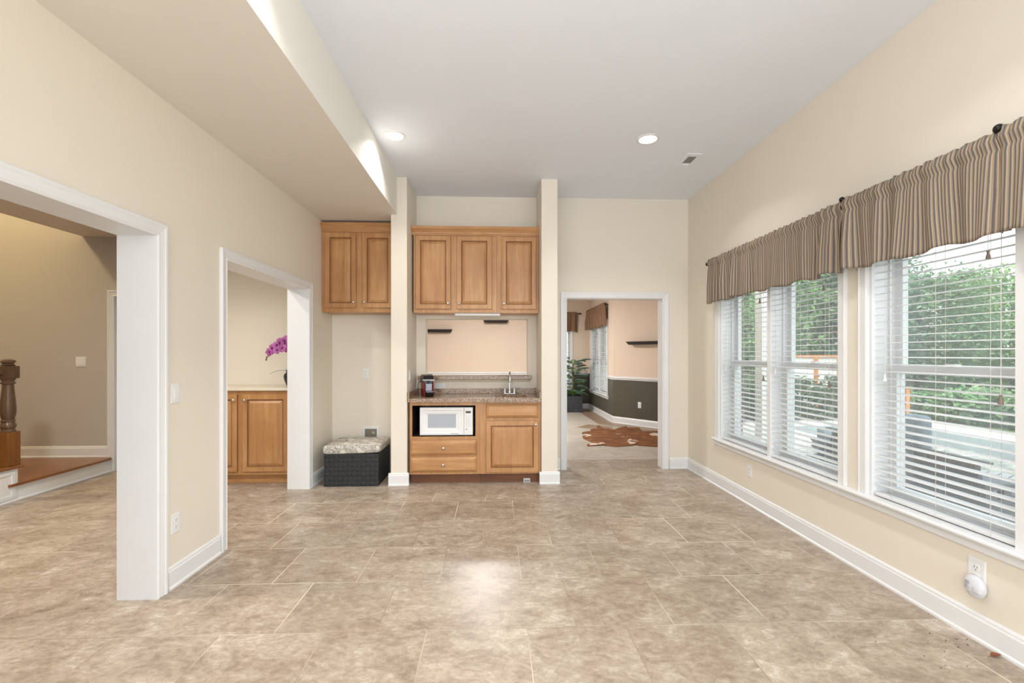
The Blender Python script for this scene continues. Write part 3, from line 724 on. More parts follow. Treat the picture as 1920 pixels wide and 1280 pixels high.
# ------------------------------------------------------------------ pod coffee machine
cm = thing('coffee_machine', 'red and black pod coffee machine at the left end of the worktop', 'coffee machine', (-0.752, 5.12, 0.9145), math.radians(17))
B = lambda mm, n, mt, p=cm, sm=False: mm.build(n, mt, p, smooth=sm, world=False)
m = MB(); m.box(-0.045, 0.045, -0.06, 0.15, 0.0, 0.165, 0.006); B(m, 'body', 'blackgloss')
for s in (-1, 1):
    m = MB(); m.box(min(s * .045, s * .055), max(s * .045, s * .055), -0.085, 0.14, 0.004, 0.160, 0.004); B(m, 'side_panel', 'red')['label'] = 'red side panel'
m = MB(); m.prism([(-0.054, 0.055 + 0.125 * math.cos(a) , 0.160 + 0.080 * abs(math.sin(a)) ** 0.6) for a in [PI * i / 16 for i in range(17)]], (0.108, 0, 0)); B(m, 'top_dome', 'blackgloss', sm=True)
m = MB(); m.tube([(-0.060, 0.02, 0.176), (-0.060, -0.078, 0.181), (0.060, -0.078, 0.181), (0.060, 0.02, 0.176)], 0.0055, 8); B(m, 'lever', 'chrome', sm=True)
m = MB(); m.box(-0.036, 0.036, -0.092, -0.058, 0.062, 0.143, 0.004); B(m, 'pod_bin', 'steelblue')
m = MB(); m.box(-0.014, 0.014, -0.098, -0.06, 0.148, 0.170, 0.005); B(m, 'spout', 'blackgloss')
m = MB(); m.prism([(-0.046, -0.165, 0.052), (-0.046, -0.06, 0.058), (-0.046, -0.06, 0.002), (-0.046, -0.125, 0.002)], (0.092, 0, 0)); B(m, 'drip_tray', 'blackgloss')
m = MB(); m.box(-0.038, 0.038, -0.158, -0.085, 0.053, 0.060, 0.001); B(m, 'drip_grid', 'steelblue')
m = MB(); m.box(-0.040, 0.040, 0.152, 0.185, 0.004, 0.17, 0.008); B(m, 'water_tank', 'grayplastic')
m = MB(); m.tube([(-0.05, 0.14, 0.16), (-0.082, 0.13, 0.15), (-0.096, 0.10, 0.10), (-0.090, 0.08, 0.03), (-0.093, 0.10, 0.006), (-0.08, 0.15, 0.005), (-0.075, 0.19, 0.02)], 0.0035, 8); B(m, 'cord', 'black', sm=True)

# ------------------------------------------------------------------ wall plates
def plate_local(w, h, kind):
    m = MB(); mp = lambda u, v, hh: (u, -hh, v)
    m.rings(mp, (-w / 2, w / 2, -h / 2, h / 2), [(0, 0), (0, 0.004), (0.004, 0.006)], True, True); return m
def outlet(label, loc, rz, kind='outlet', horiz=False, group=None, gang=1):
    nm = {'outlet': 'wall_outlet', 'switch': 'light_switch'}[kind]
    e = thing(nm, label, {'outlet': 'outlet', 'switch': 'light switch'}[kind], loc, rz, group)
    w, h = (0.07 + 0.046 * (gang - 1), 0.116)
    if horiz: w, h = h, w
    plate_local(w, h, kind).build('plate', 'plastic', e, world=False)
    if kind == 'outlet':
        for s in (-1, 1):
            cx, cz = (s * 0.0195, 0) if horiz else (0, s * 0.0195)
            fm = MB(); fm.lathe([(0.0168, -0.0045), (0.0168, -0.0072), (0.0155, -0.0078)], (cx, 0, cz), 18, 'y'); f = fm.build('socket', 'plastic', e, world=False)
            sl = MB()
            if horiz: sl.box(cx - .002, cx + .008, -.0082, -.007, .0045, .0065); sl.box(cx - .002, cx + .007, -.0082, -.007, -.0065, -.0045); sl.box(cx - .011, cx - .007, -.0082, -.007, -.002, .002)
            else: sl.box(-.0065, -.0045, -.0082, -.007, cz - .002, cz + .008); sl.box(.0045, .0065, -.0082, -.007, cz - .002, cz + .007); sl.box(-.002, .002, -.0082, -.007, cz - .011, cz - .007)
            sl.build('slot', 'dark', f, world=False)
    else:
        for g in range(gang):
            cx = (g - (gang - 1) / 2) * 0.046
            rk = MB(); rk.faces([(cx - .0165, -.0055, -.034), (cx + .0165, -.0055, -.034), (cx + .0165, -.0055, .034), (cx - .0165, -.0055, .034), (cx - .0155, -.0105, -.033), (cx + .0155, -.0105, -.033), (cx + .0155, -.0072, .033), (cx - .0155, -.0072, .033)],
                      [(0, 1, 5, 4), (1, 2, 6, 5), (2, 3, 7, 6), (3, 0, 4, 7), (4, 5, 6, 7), (0, 3, 2, 1)]); rk.build('rocker', 'plastic', e, world=False)
    return e
RL, RR, RB = PI / 2, -PI / 2, 0.0           # plate normals: +X, -X, -Y
outlet('white rocker switch on the left wall between the two openings', (L, 2.791, 1.147), RL, 'switch')
outlet('white outlet low on the left wall between the two openings', (L, 2.792, 0.372), RL)
outlet('white outlet at mid height on the alcove wall above the ottoman', (-1.519, BK, 1.154), RB)
outlet('white outlet set sideways under the ledge beside the coffee machine', (-0.652, BK, 1.008), RB, horiz=True)
outlet('white switch on the inner side of the pillar left of the worktop', (-0.926, 4.975, 1.143), RL, 'switch')
outlet('white outlet under the window sill near the back corner', (R, 4.085, 0.314), RR)
ou = outlet('white outlet under the window sill with the alarm plugged in', (R, 2.118, 0.325), RR)
ou.scale = (1.15, 1.0, 1.15)
al = thing('plug_in_alarm', 'round white plug-in alarm in the outlet near the lower right corner', 'alarm', (R - 0.0085, 2.108, 0.262), RR)
m = MB(); m.ball((0, -0.014, 0), 0.05, 20, (1.0, 0.55, 1.1))
for v in m.b.verts: v.co.y = min(v.co.y, 0.0)
m.build('body', 'alarm_white', al, smooth=True, world=False)
m = MB()
for i in range(6): m.box(-0.024, -0.003, -0.0405, -0.032, 0.020 - i * 0.006, 0.0225 - i * 0.006)
m.build('grille', 'grayplastic', al, world=False)
MB().box(0.012, 0.048, -0.044, -0.004, -0.022, 0.012, 0.008).build('plug_block', 'alarm_white', al, world=False)
MB().box(-0.012, 0.0, -0.037, -0.030, -0.030, -0.0275).build('indicator', 'grayplastic', al, world=False)
# recessed box low on the alcove wall
rb = thing('recessed_outlet_box', 'white framed recessed utility box behind the storage ottoman', 'outlet box', (-1.463, BK, 0.455))
MB().rings(mpy(BK), (-1.560, -1.362, 0.375, 0.530), [(0, 0), (0, 0.006), (0.004, 0.008), (0.026, 0.008), (0.030, 0.0015)], True, False).build('frame', 'plastic', rb)
MB().rings(mpy(BK), (-1.530, -1.392, 0.405, 0.500), [(0, 0.0016), (0.0, 0.0022), (0.002, 0.0024)], False, True).build('cavity', 'cavity', rb)
MB().box(-1.45, -1.415, BK - 0.010, BK - 0.002, 0.43, 0.47, 0.004).build('valve', 'nickel', rb)

# under-cabinet lamp, small box at the toe kick
m = MB(); m.box(-0.452, 0.058, 5.13, 5.24, 1.814, 1.8425, 0.006); tag(m.build('under_cabinet_light', 'plastic'), 'slim white light bar under the bar upper cabinets', 'light')
pb = thing('plastic_box', 'tiny white plastic box on the floor at the toe kick', 'box', (0.345, 4.91, 0.0))
MB().box(0.308, 0.380, 4.893, 4.930, 0.0005, 0.040, 0.004).build('case', 'plastic', pb); MB().box(0.315, 0.373, 4.8915, 4.8935, 0.008, 0.032, 0.0005).build('front_label', 'grayplastic', pb)

# ------------------------------------------------------------------ storage ottoman
ox0, ox1, oy0, oy1 = -1.785, -1.212, 4.80, 5.33
ot = thing('storage_ottoman', 'black woven storage ottoman with script-print cushioned lid', 'ottoman', ((ox0 + ox1) / 2, 5.06, 0))
m = MB(); m.box(ox0 + 0.006, ox1 - 0.006, oy0 + 0.006, oy1 - 0.006, 0.002, 0.342)
def weave(mb, mp, w, h, cell=0.048, pr=0.0028):
    nx, nz = round(w / cell), round(h / cell); cx, cz = w / nx, h / nz
    for i in range(nx):
        for j in range(nz):
            e = pr if (i + j) % 2 == 0 else pr * 0.55
            a, b = (0.0005, 0.006) if (i + j) % 2 == 0 else (0.006, 0.0005)
            u0, u1, v0, v1 = i * cx + a, (i + 1) * cx - a, j * cz + b, (j + 1) * cz - b
            q = [(u0, v0, 0), (u1, v0, 0), (u1, v1, 0), (u0, v1, 0), (u0 + .01, v0 + .01, e), (u1 - .01, v0 + .01, e), (u1 - .01, v1 - .01, e), (u0 + .01, v1 - .01, e)]
            mb.faces([mp(*p) for p in q], [(0, 1, 5, 4), (1, 2, 6, 5), (2, 3, 7, 6), (3, 0, 4, 7), (4, 5, 6, 7)])
weave(m, lambda u, v, h: (ox0 + 0.006 + u, oy0 + 0.006 - h, 0.002 + v), ox1 - ox0 - 0.012, 0.340)
weave(m, lambda u, v, h: (ox1 - 0.006 + h, oy0 + 0.006 + u, 0.002 + v), oy1 - oy0 - 0.012, 0.340)
weave(m, lambda u, v, h: (ox0 + 0.006 - h, oy0 + 0.006 + u, 0.002 + v), oy1 - oy0 - 0.012, 0.340)
m.build('basket', 'basketweave', ot)
m = MB(); m.box(ox0 - 0.004, ox1 + 0.004, oy0 - 0.006, oy1 + 0.002, 0.343, 0.425, 0.022, 4)
bmesh.ops.subdivide_edges(m.b, edges=[e for e in m.b.edges if e.calc_length() > 0.2], cuts=8, use_grid_fill=True)
for v in m.b.verts:
    if v.co.z > 0.41:
        fx_ = (v.co.x - ox0) / (ox1 - ox0); fy_ = (v.co.y - oy0) / (oy1 - oy0); v.co.z += 0.016 * max(0, math.sin(PI * min(1, max(0, fx_)))) * max(0, math.sin(PI * min(1, max(0, fy_))))
    if v.co.z < 0.37 and v.co.y < oy0 + 0.02: v.co.z += 0.014 * ((v.co.x - ox0) / (ox1 - ox0)) ** 2 - 0.004
lid = m.build('lid', 'script', ot, smooth=True)
MB().tube([(ox0 - .002, oy0 - .002, 0.402), (ox1 + .002, oy0 - .002, 0.402), (ox1 + .002, oy1, 0.402)], 0.0035, 6).build('piping', 'script', lid)

# ------------------------------------------------------------------ ceiling fittings
def can_light(label, x, y, z, energy, grp):
    e = thing('recessed_light', label, 'ceiling light', (x, y, z), 0, grp)
    MB().lathe([(0.074, 0.0), (0.098, 0.0), (0.096, -0.006), (0.078, -0.008), (0.074, -0.004)], (0, 0, 0), 32).build('trim_ring', 'trim', e, smooth=True, world=False)
    MB().lathe([(0.001, -0.0045), (0.074, -0.0045), (0.074, -0.006), (0.001, -0.0065)], (0, 0, 0), 32).build('lens', 'lens', e, world=False)
    l = light('recessed_light_beam', 'AREA', (0, 0, -0.012), energy, (1, 0.97, 0.92), (0, 0, 0), 0.14, None, math.radians(125)); l.parent = e
    return e
G = 'recessed ceiling lights'
can_light('round recessed ceiling light at the left, close to the soffit', -0.861, 3.925, CZ, 7, G)
can_light('round recessed ceiling light at the right, close to the vent', 1.328, 3.905, CZ, 9, G)
can_light('round recessed ceiling light nearer the camera on the soffit side', -0.861, 1.75, CZ, 7, G)
can_light('round recessed ceiling light nearer the camera on the window side', 1.328, 1.75, CZ, 9, G)
ve = thing('ceiling_vent', 'small grey louvred vent in the ceiling near the right wall', 'vent', (1.865, 4.305, CZ))
MB().rings(lambda u, v, h: (u, v, CZ - h), (1.795, 1.935, 4.17, 4.44), [(0, 0), (0, 0.004), (0.006, 0.006), (0.030, 0.006), (0.030, 0.0015)], True, True).build('frame', 'ceil', ve)
m = MB()
for i in range(7): m.prism([(1.828 + i * 0.0115, 4.235, CZ - 0.002), (1.8345 + i * 0.0115, 4.235, CZ - 0.0055), (1.8355 + i * 0.0115, 4.235, CZ - 0.0045), (1.829 + i * 0.0115, 4.235, CZ - 0.0015)], (0, 0.14, 0))
m.build('louvre', 'ventgrey', ve)

# ------------------------------------------------------------------ foyer and stairs (through the first opening)
FC = 2.77
m = MB(); m.box(-4.85, L - 0.2, REAR, 5.60, FC, FC + 0.1); struct(m.build('ceiling_foyer', 'soffit'))
m = MB(); m.box(-8.0, -4.56 , 5.55, 5.65, 0, 5.0); m.box(-4.56, -3.66, 5.55, 5.65, 2.06, 3.4); m.box(-3.66, -2.11, 5.55, 5.65, 0, 3.4); struct(m.build('wall_foyer', 'taupe'))
m = MB(); m.box(-8.1, -8.0, REAR, 5.65, 0, 5.0); struct(m.build('wall_stair', 'taupe'))
m = MB(); m.box(-8.1, -4.85, REAR, 5.65, 5.0, 5.1); m.box(-4.86, -4.85, REAR, 5.65, FC, 5.0); struct(m.build('ceiling_stair', 'soffit'))
m = MB(); m.box(-8.1, -2.11, REAR - .1, REAR, 0, 5.0); struct(m.build('wall_foyer_rear', 'taupe'))
m = MB(); m.box(-3.40, -3.30, 4.40, 5.55, 0, FC); struct(m.build('wall_pantry_side', 'wall'))
m = MB(); m.box(-3.30, -2.11, 5.50, 5.55, 0, FC); struct(m.build('wall_pantry_back', 'wall'))
e = sempty('door_4'); MB().usweep(mpy(5.55), -4.49, -3.70, 0, 2.06, CAS).build('casing', 'trim', e)
m = MB(); m.box(-4.505, -4.49, 5.552, 5.65, 0, 2.06); m.box(-3.70, -3.685, 5.552, 5.65, 0, 2.06); m.box(-4.49, -3.70, 5.552, 5.65, 2.06, 2.075); m.build('jamb', 'trim', e)
lf = MB(); lf.box(-4.488, -3.702, 5.60, 5.64, 0.005, 2.055)
for (z0, z1) in ((0.2, 0.95), (1.15, 1.9)):
    for (xa, xb) in ((-4.39, -4.13), (-4.06, -3.80)): lf.rings(mpy(5.60), (xa, xb, z0, z1), [(0, 0.0), (0.012, 0.006), (0.024, 0.006), (0.03, 0.002)], False, True)
lf.build('leaf', 'trim', e)
outlet('double rocker switch on the foyer wall above the stair landing', (-4.876, 5.55, 1.292), RB, 'switch', gang=2)
st = thing('staircase', 'oak tread staircase with white risers beyond the left opening', 'staircase', (-4.6, 5.0, 0))
m = MB()
m.box(-7.9, -4.515, 4.482, 5.548, 0.001, 0.143); m.build('riser', 'trim', st)
m = MB(); m.box(-7.9, -4.515, 3.30, 4.480, 0.001, 0.305); m.rings(mxp(-4.515), (3.34, 4.45, 0.03, 0.285), [(0, 0), (0.0, 0.012), (0.03, 0.012), (0.036, 0.003), (0.05, 0.003)], False, True); m.build('riser', 'trim', st)
m = MB(); m.box(-7.9, -4.515, 1.5, 3.298, 0.001, 0.468); m.build('riser', 'trim', st)
m = MB(); m.prism([(-7.9, 5.547, 0.1435), (-4.53, 5.547, 0.1435), (-4.490, 5.50, 0.1435), (-4.490, 4.395, 0.1435), (-4.514, 4.390, 0.1435), (-4.514, 4.4825, 0.1435), (-7.9, 4.4825, 0.1435)], (0, 0, 0.024)); m.build('tread', 'oak_y', st)
m = MB(); m.box(-7.9, -4.490, 3.28, 4.525, 0.3055, 0.330, 0.008, 3); m.build('tread', 'oak_y', st)
m = MB(); m.box(-7.9, -4.490, 1.5, 3.32, 0.4685, 0.493, 0.008, 3); m.build('tread', 'oak_y', st)
m = MB(); m.prism([(-4.515, 3.2, 0.001), (-4.497, 3.2, 0.001), (-4.497, 3.2, 0.012), (-4.505, 3.2, 0.02), (-4.515, 3.2, 0.02)], (0, 2.35, 0)); m.build('shoe_moulding', 'trim', st)
baseboard('baseboard_foyer', [(-8.0, 5.55, -4.566, 5.55, 0, -1)], 0.168)
nx_, ny_ = -4.585, 4.462
nw = thing('newel_post', 'turned dark oak newel post standing on the second stair', 'newel post', (nx_, ny_, 0.330))
NZ = 0.330
MB().box(nx_ - 0.058, nx_ + 0.058, ny_ - 0.058, ny_ + 0.058, NZ + 0.0005, NZ + 0.3200, 0.004).build('base', 'oak_base', nw)
MB().lathe([(0.052, NZ + 0.3200), (0.054, NZ + 0.3286), (0.046, NZ + 0.3414), (0.048, NZ + 0.3542), (0.058, NZ + 0.3714), (0.054, NZ + 0.3928), (0.044, NZ + 0.4099), (0.050, NZ + 0.4201), (0.050, NZ + 0.4304), (0.042, NZ + 0.4373), (0.046, NZ + 0.4527), (0.054, NZ + 0.4955), (0.056, NZ + 0.5383), (0.050, NZ + 0.6239), (0.043, NZ + 0.7094), (0.039, NZ + 0.7608), (0.040, NZ + 0.7677), (0.052, NZ + 0.7745), (0.054, NZ + 0.7848), (0.042, NZ + 0.7916), (0.044, NZ + 0.8036), (0.052, NZ + 0.8122), (0.050, NZ + 0.8250)], (nx_, ny_, 0), 24).build('shaft', 'oak_z', nw, smooth=True)
MB().box(nx_ - 0.055, nx_ + 0.055, ny_ - 0.055, ny_ + 0.055, NZ + 0.8224, NZ + 0.9400, 0.005).build('rail_block', 'oak_z', nw)
MB().lathe([(0.040, NZ + 0.9383), (0.052, NZ + 0.9482), (0.044, NZ + 0.9581), (0.036, NZ + 0.9647), (0.050, NZ + 0.9713), (0.054, NZ + 0.9829), (0.046, NZ + 0.9961), (0.020, NZ + 1.0043), (0.003, NZ + 1.0060)], (nx_, ny_, 0), 24).build('cap', 'oak_z', nw, smooth=True)
hr = thing('handrail', 'dark oak handrail climbing left from the newel post', 'handrail', (nx_, ny_ - 0.06, NZ + 0.88))
pr = [(-0.026, -0.03), (0.026, -0.03), (0.030, -0.01), (0.026, 0.02), (0.012, 0.032), (-0.012, 0.032), (-0.026, 0.02), (-0.030, -0.01)]
m = MB(); m.prism([(nx_ + u, ny_ - 0.056, NZ + 0.880 + w) for u, w in pr], (0, -2.6, 1.62)); m.build('rail', 'oak_z', hr)
for i in range(4):
    yy = 4.10 - i * 0.24; zb = 0.3305 if yy > 3.32 else 0.4935; zt = NZ + 0.85 + (ny_ - 0.056 - yy) * 1.62 / 2.6
    MB().lathe([(0.018, zb), (0.018, zb + .15), (0.012, zb + .17), (0.020, zb + .24), (0.013, zb + .5), (0.011, zt - .02), (0.011, zt)], (nx_, yy, 0), 12).build('baluster', 'trim', hr, smooth=True)
sl = thing('stair_lamp', 'warm flush lamp high on the stairwell ceiling', 'ceiling light', (-6.2, 4.2, 5.0))
MB().lathe([(0.001, -0.10), (0.12, -0.085), (0.17, -0.03), (0.17, 0.0)], (0, 0, 0), 24).build('shade', 'lens', sl, smooth=True, world=False)
light('stair_lamp_light', 'POINT', (0, 0, -0.3), 130, (1, 0.81, 0.46), size=0.15).parent = sl
fl = thing('foyer_lamp', 'flush ceiling lamp over the foyer floor', 'ceiling light', (-3.3, 2.6, FC))
MB().lathe([(0.001, -0.08), (0.10, -0.07), (0.14, -0.02), (0.14, 0.0)], (0, 0, 0), 24).build('shade', 'lens', fl, smooth=True, world=False)
light('foyer_lamp_light', 'AREA', (0, 0, -0.1), 45, (1, 0.96, 0.9), size=0.28).parent = fl

can_light('recessed ceiling light in the pantry, out of the frame', -2.7, 4.2, FC, 7, None)
# orchid on the pantry counter
orc = thing('potted_orchid', 'purple orchid in a black vase on the pantry counter', 'orchid', (-2.31, 5.22, 1.0205))
q = lambda mm, n, mt, p=orc, sm=True: mm.build(n, mt, p, smooth=sm, world=False)
q(MB().lathe([(0.030, 0.0), (0.034, 0.006), (0.058, 0.07), (0.066, 0.11), (0.060, 0.135), (0.040, 0.152), (0.038, 0.168), (0.044, 0.176), (0.036, 0.176), (0.034, 0.160)], (0, 0, 0), 24), 'vase', 'ceramic')
def blade(mb, p0, dirv, length, width, droop, up=0.0, n=10, cup=0.15):
    p0 = Vector(p0); d = Vector(dirv).normalized(); side = d.cross(Vector((0, 0, 1))).normalized(); prev = None
    for i in range(n + 1):
        s = i / n; w = width * math.sin(PI * min(1, 0.12 + s * 0.88)) ** 0.8 * (1 if s < 1 else 0.02); c = p0 + d * length * s + Vector((0, 0, up * s * length - droop * length * s * s))
        row = [mb.b.verts.new(c + side * w * k + Vector((0, 0, abs(k) * w * cup))) for k in (-1, 0, 1)]
        if prev:
            for k in range(2): mb.b.faces.new([prev[k], prev[k + 1], row[k + 1], row[k]])
        prev = row
for (dv, ln, w, dr, up) in (((-1, -0.25, 0), 0.22, 0.028, 0.5, 0.35), ((0.25, -0.8, 0), 0.2, 0.024, 0.8, 0.6), ((0.1, 0.8, 0), 0.18, 0.022, 0.7, 0.7)):
    m = MB(); blade(m, (0, 0, 0.165), dv, ln, w, dr, up); q(m, 'leaf', 'leafgreen')
sp = [(0, 0, 0.16), (-0.005, 0, 0.28), (-0.02, 0, 0.40), (-0.06, -0.01, 0.475), (-0.13, -0.02, 0.48), (-0.20, -0.02, 0.43), (-0.235, -0.02, 0.37), (-0.245, -0.02, 0.33)]
q(MB().tube(sp, [0.005, 0.005, 0.004, 0.004, 0.003, 0.003, 0.002, 0.0015], 8), 'stem', 'stem')
def orchid_flower(c, r, ax, rnd):
    m = MB(); ax = Vector(ax).normalized(); a = ax.orthogonal().normalized(); b = ax.cross(a); c = Vector(c); ph = rnd.uniform(0, 6)
    for k in range(5):
        t0 = ph + 2 * PI * k / 5; w = r * (0.62 if k in (1, 4) else 0.42); dirp = a * math.cos(t0) + b * math.sin(t0); tan = ax.cross(dirp); rows = []
        for i in range(6):
            s = i / 5; ww = w * math.sin(PI * (0.08 + 0.86 * s)) ** 0.7; pc = c + dirp * r * s + ax * (0.25 * r * math.sin(s * 2.2) - 0.25 * r * s * s)
            rows.append([m.b.verts.new(pc + tan * ww * kk - ax * abs(kk) * ww * 0.2) for kk in (-1, 0, 1)])
        for i in range(5):
            for kk in range(2): m.b.faces.new([rows[i][kk], rows[i][kk + 1], rows[i + 1][kk + 1], rows[i + 1][kk]])
    f = q(m, 'flower', 'petal'); q(MB().ball(c + ax * r * 0.2, r * 0.2, 8, (1, 1, 1.3)), 'lip', 'lip', f)
rnd = random.Random(4)
for (x, y, z, r) in ((-0.035, -0.05, 0.505, .058), (-0.085, -0.055, 0.49, .055), (-0.125, -0.045, 0.46, .05), (-0.055, -0.06, 0.43, .05), (-0.17, -0.05, 0.43, .05), (-0.115, -0.06, 0.405, .045), (-0.205, -0.045, 0.385, .045), (0.0, -0.05, 0.455, .05), (-0.005, -0.045, 0.41, .04), (-0.015, -0.02, 0.535, .05)):
    orchid_flower((x, y, z), r, (rnd.uniform(-.5, .3), -1, rnd.uniform(-.3, .4)), rnd)
for (x, z) in ((-0.245, 0.325), (-0.225, 0.345), (-0.252, 0.30)): q(MB().ball((x, -0.02, z), 0.010, 8, (1, 1, 1.3)), 'bud', 'stem')

# ------------------------------------------------------------------ breakfast room beyond the back wall
FZ = 3.0
m = MB(); m.box(-3.5, 4.0, 5.92, 11.6, -0.2, 0.0); struct(m.build('floor_breakfast', 'floor_far'))
m = MB(); m.box(-3.5, 4.0, 5.57, 11.6, FZ, FZ + 0.1); struct(m.build('ceiling_breakfast', 'ceil'))
RZ = 0.90                       # olive below the chair rail, peach above
FW = [(2.385, 5.57), (2.385, 6.30), (3.50, 7.38), (3.50, 7.735), (2.39, 9.115), (2.385, 11.46)]
WBY = (9.60, 11.22); BZ0, BZ1 = 0.50, 2.065
def wall_seg(mu, ml, p, q, holes=None, th=0.16):
    """a straight wall from p to q with its room face on the line; holes=(s0,s1,z0,z1) along it"""
    p, q = Vector((p[0], p[1], 0)), Vector((q[0], q[1], 0)); d = (q - p); ln = d.length; d /= ln; n = Vector((d.y, -d.x, 0))
    cells = [(0, ln)] if not holes else [(0, holes[0]), (holes[0], holes[1]), (holes[1], ln)]
    for i, (a, b) in enumerate(cells):
        zr = [(0, RZ, ml), (RZ, FZ, mu)]
        if holes and i == 1: zr = [(0, holes[2], ml), (holes[3], FZ, mu)]
        for z0, z1, mb in zr:
            mb.prism([p + d * a + Vector((0, 0, z0)), p + d * b + Vector((0, 0, z0)), p + d * b + Vector((0, 0, z1)), p + d * a + Vector((0, 0, z1))], n * th)
mu, ml = MB(), MB()
for a, b in zip(FW, FW[1:-1]): wall_seg(mu, ml, a, b)
wall_seg(mu, ml, FW[-2], FW[-1], (WBY[0] - 9.115, WBY[1] - 9.115, BZ0, BZ1))
struct(mu.build('wall_breakfast_right_upper', 'peach')); struct(ml.build('wall_breakfast_right_lower', 'olive'))
mu, ml = MB(), MB(); wx0, wx1 = 0.98, 1.90
wall_seg(mu, ml, (2.385, 11.46), (-3.4, 11.46), (2.385 - wx1, 2.385 - wx0, BZ0, BZ1))
# normal of that run points to -Y side by construction; shift so the room face stays at 11.46
struct(mu.build('wall_breakfast_far_upper', 'peach')); struct(ml.build('wall_breakfast_far_lower', 'olive'))
m = MB(); m.box(-3.5, -3.4, 5.57, 11.6, 0, FZ); struct(m.build('wall_breakfast_left', 'peach'))
def seg_trim(nm, pts, prof, z):
    m = MB()
    for a, b in zip(pts, pts[1:]):
        a, b = Vector((a[0], a[1], 0)), Vector((b[0], b[1], 0)); d = (b - a).normalized(); n = Vector((-d.y, d.x, 0))
        m.prism([a + n * dd + Vector((0, 0, z + h)) for dd, h in prof], b - a)
    return struct(m.build(nm, 'trim'))
RAIL = [(0, 0), (0.010, 0.0), (0.012, 0.016), (0.026, 0.028), (0.028, 0.042), (0.012, 0.052), (0.012, 0.064), (0, 0.068)]
seg_trim('baseboard_breakfast', FW + [(-3.4, 11.46)], BB, 0.0)
seg_trim('trim_5', FW[:-1] + [(2.389, WBY[0] - 0.07)], RAIL, RZ - 0.03)
seg_trim('trim_6', [(2.385, 11.46), (wx1 + 0.07, 11.46)], RAIL, RZ - 0.03); seg_trim('trim_7', [(wx0 - 0.07, 11.46), (-3.4, 11.46)], RAIL, RZ - 0.03)
# brown floor border along the bay and one diamond inset
m = MB(); bd = [(2.385 - 0.02, 11.44), (2.37, 9.11), (3.02, 8.30)]
m.faces([(2.0, 11.44, .0015), (2.36, 11.44, .0015), (2.36, 9.10, .0015), (3.30, 7.95, .0015), (3.02, 7.75, .0015), (2.05, 8.93, .0015)], [(0, 1, 2, 5), (5, 2, 3, 4)])
m.faces([(1.55, 8.55, .0015), (1.95, 8.25, .0015), (2.25, 8.55, .0015), (1.85, 8.9, .0015)], [(0, 1, 2, 3)]); struct(m.build('floor_inlay', 'floor_border'))
# far room windows
struct(MB().usweep(lambda u, v, h: (2.387 - h, u, v), WBY[0], WBY[1], 0.506, BZ1, WC).build('trim_8', 'trim'))
m = MB(); m.prism([(x - R + 2.387, WBY[0] - .1, z) for x, z in prof], (0, WBY[1] - WBY[0] + .2, 0)); struct(m.build('trim_9', 'trim'))
window_unit('window_5', WBY[0], (WBY[0] + WBY[1]) / 2, BZ0, BZ1, 2.39, 2.47); window_unit('window_6', (WBY[0] + WBY[1]) / 2, WBY[1], BZ0, BZ1, 2.39, 2.47)
G2 = 'breakfast room blinds'
for i, lb in ((0, 'white blind seen through the doorway, left half of the side window pair'), (1, 'white blind seen through the doorway, right half of the side window pair')):
    y0 = WBY[0] + 0.01 + (1 - i) * 0.80; blind(lb, (2.425, y0 + 0.40, BZ1 - 0.01), 0.79, BZ1 - 0.01 - 0.512, 0, tilt=20, group=G2)
struct(MB().usweep(lambda u, v, h: (u, 11.46 - h, v), wx0, wx1, 0.506, BZ1, WC).build('trim_10', 'trim'))
m = MB(); m.box(wx0, wx1, 11.50, 11.52, 1.26, 1.31); m.box(wx0, wx0 + .05, 11.50, 11.56, BZ0, BZ1); m.box(wx1 - .05, wx1, 11.50, 11.56, BZ0, BZ1); m.box(wx0 - .08, wx1 + .08, 11.41, 11.56, 0.48, 0.505); wn = struct(m.build('window_7', 'trim'))
MB().box(wx0 + .05, wx1 - .05, 11.53, 11.534, BZ0, BZ1).build('pane', 'glass', wn)
blind('white blind half hidden by the door casing, behind the palm', ((wx0 + wx1) / 2, 11.485, BZ1 - 0.02), wx1 - wx0 - 0.01, BZ1 - 0.02 - 0.512, -PI / 2 + PI, tilt=20, tassels=False, group=G2)
valance('tan striped valance over the breakfast room side window', (2.30, 11.28, 2.47), 1.78, 0.48, (0, -1, 0), (-1, 0, 0), 'stripe_far', 31, 'breakfast room valances', 1.4)
valance('tan striped valance half hidden by the left door casing, above the palm', (0.92, 11.38, 2.44), 1.16, 0.49, (1, 0, 0), (0, -1, 0), 'stripe_far', 37, 'breakfast room valances')
rod('black curtain rod of the breakfast room side window', (2.318, 11.33, 2.435), (2.318, 9.46, 2.435), (0.03, 0.97), (-1, 0, 0), 0.012, 'breakfast room curtain rods')
rod('black curtain rod above the palm at the left door casing', (0.86, 11.397, 2.405), (2.14, 11.397, 2.405), (0.04, 0.96), (0, -1, 0), 0.012, 'breakfast room curtain rods')

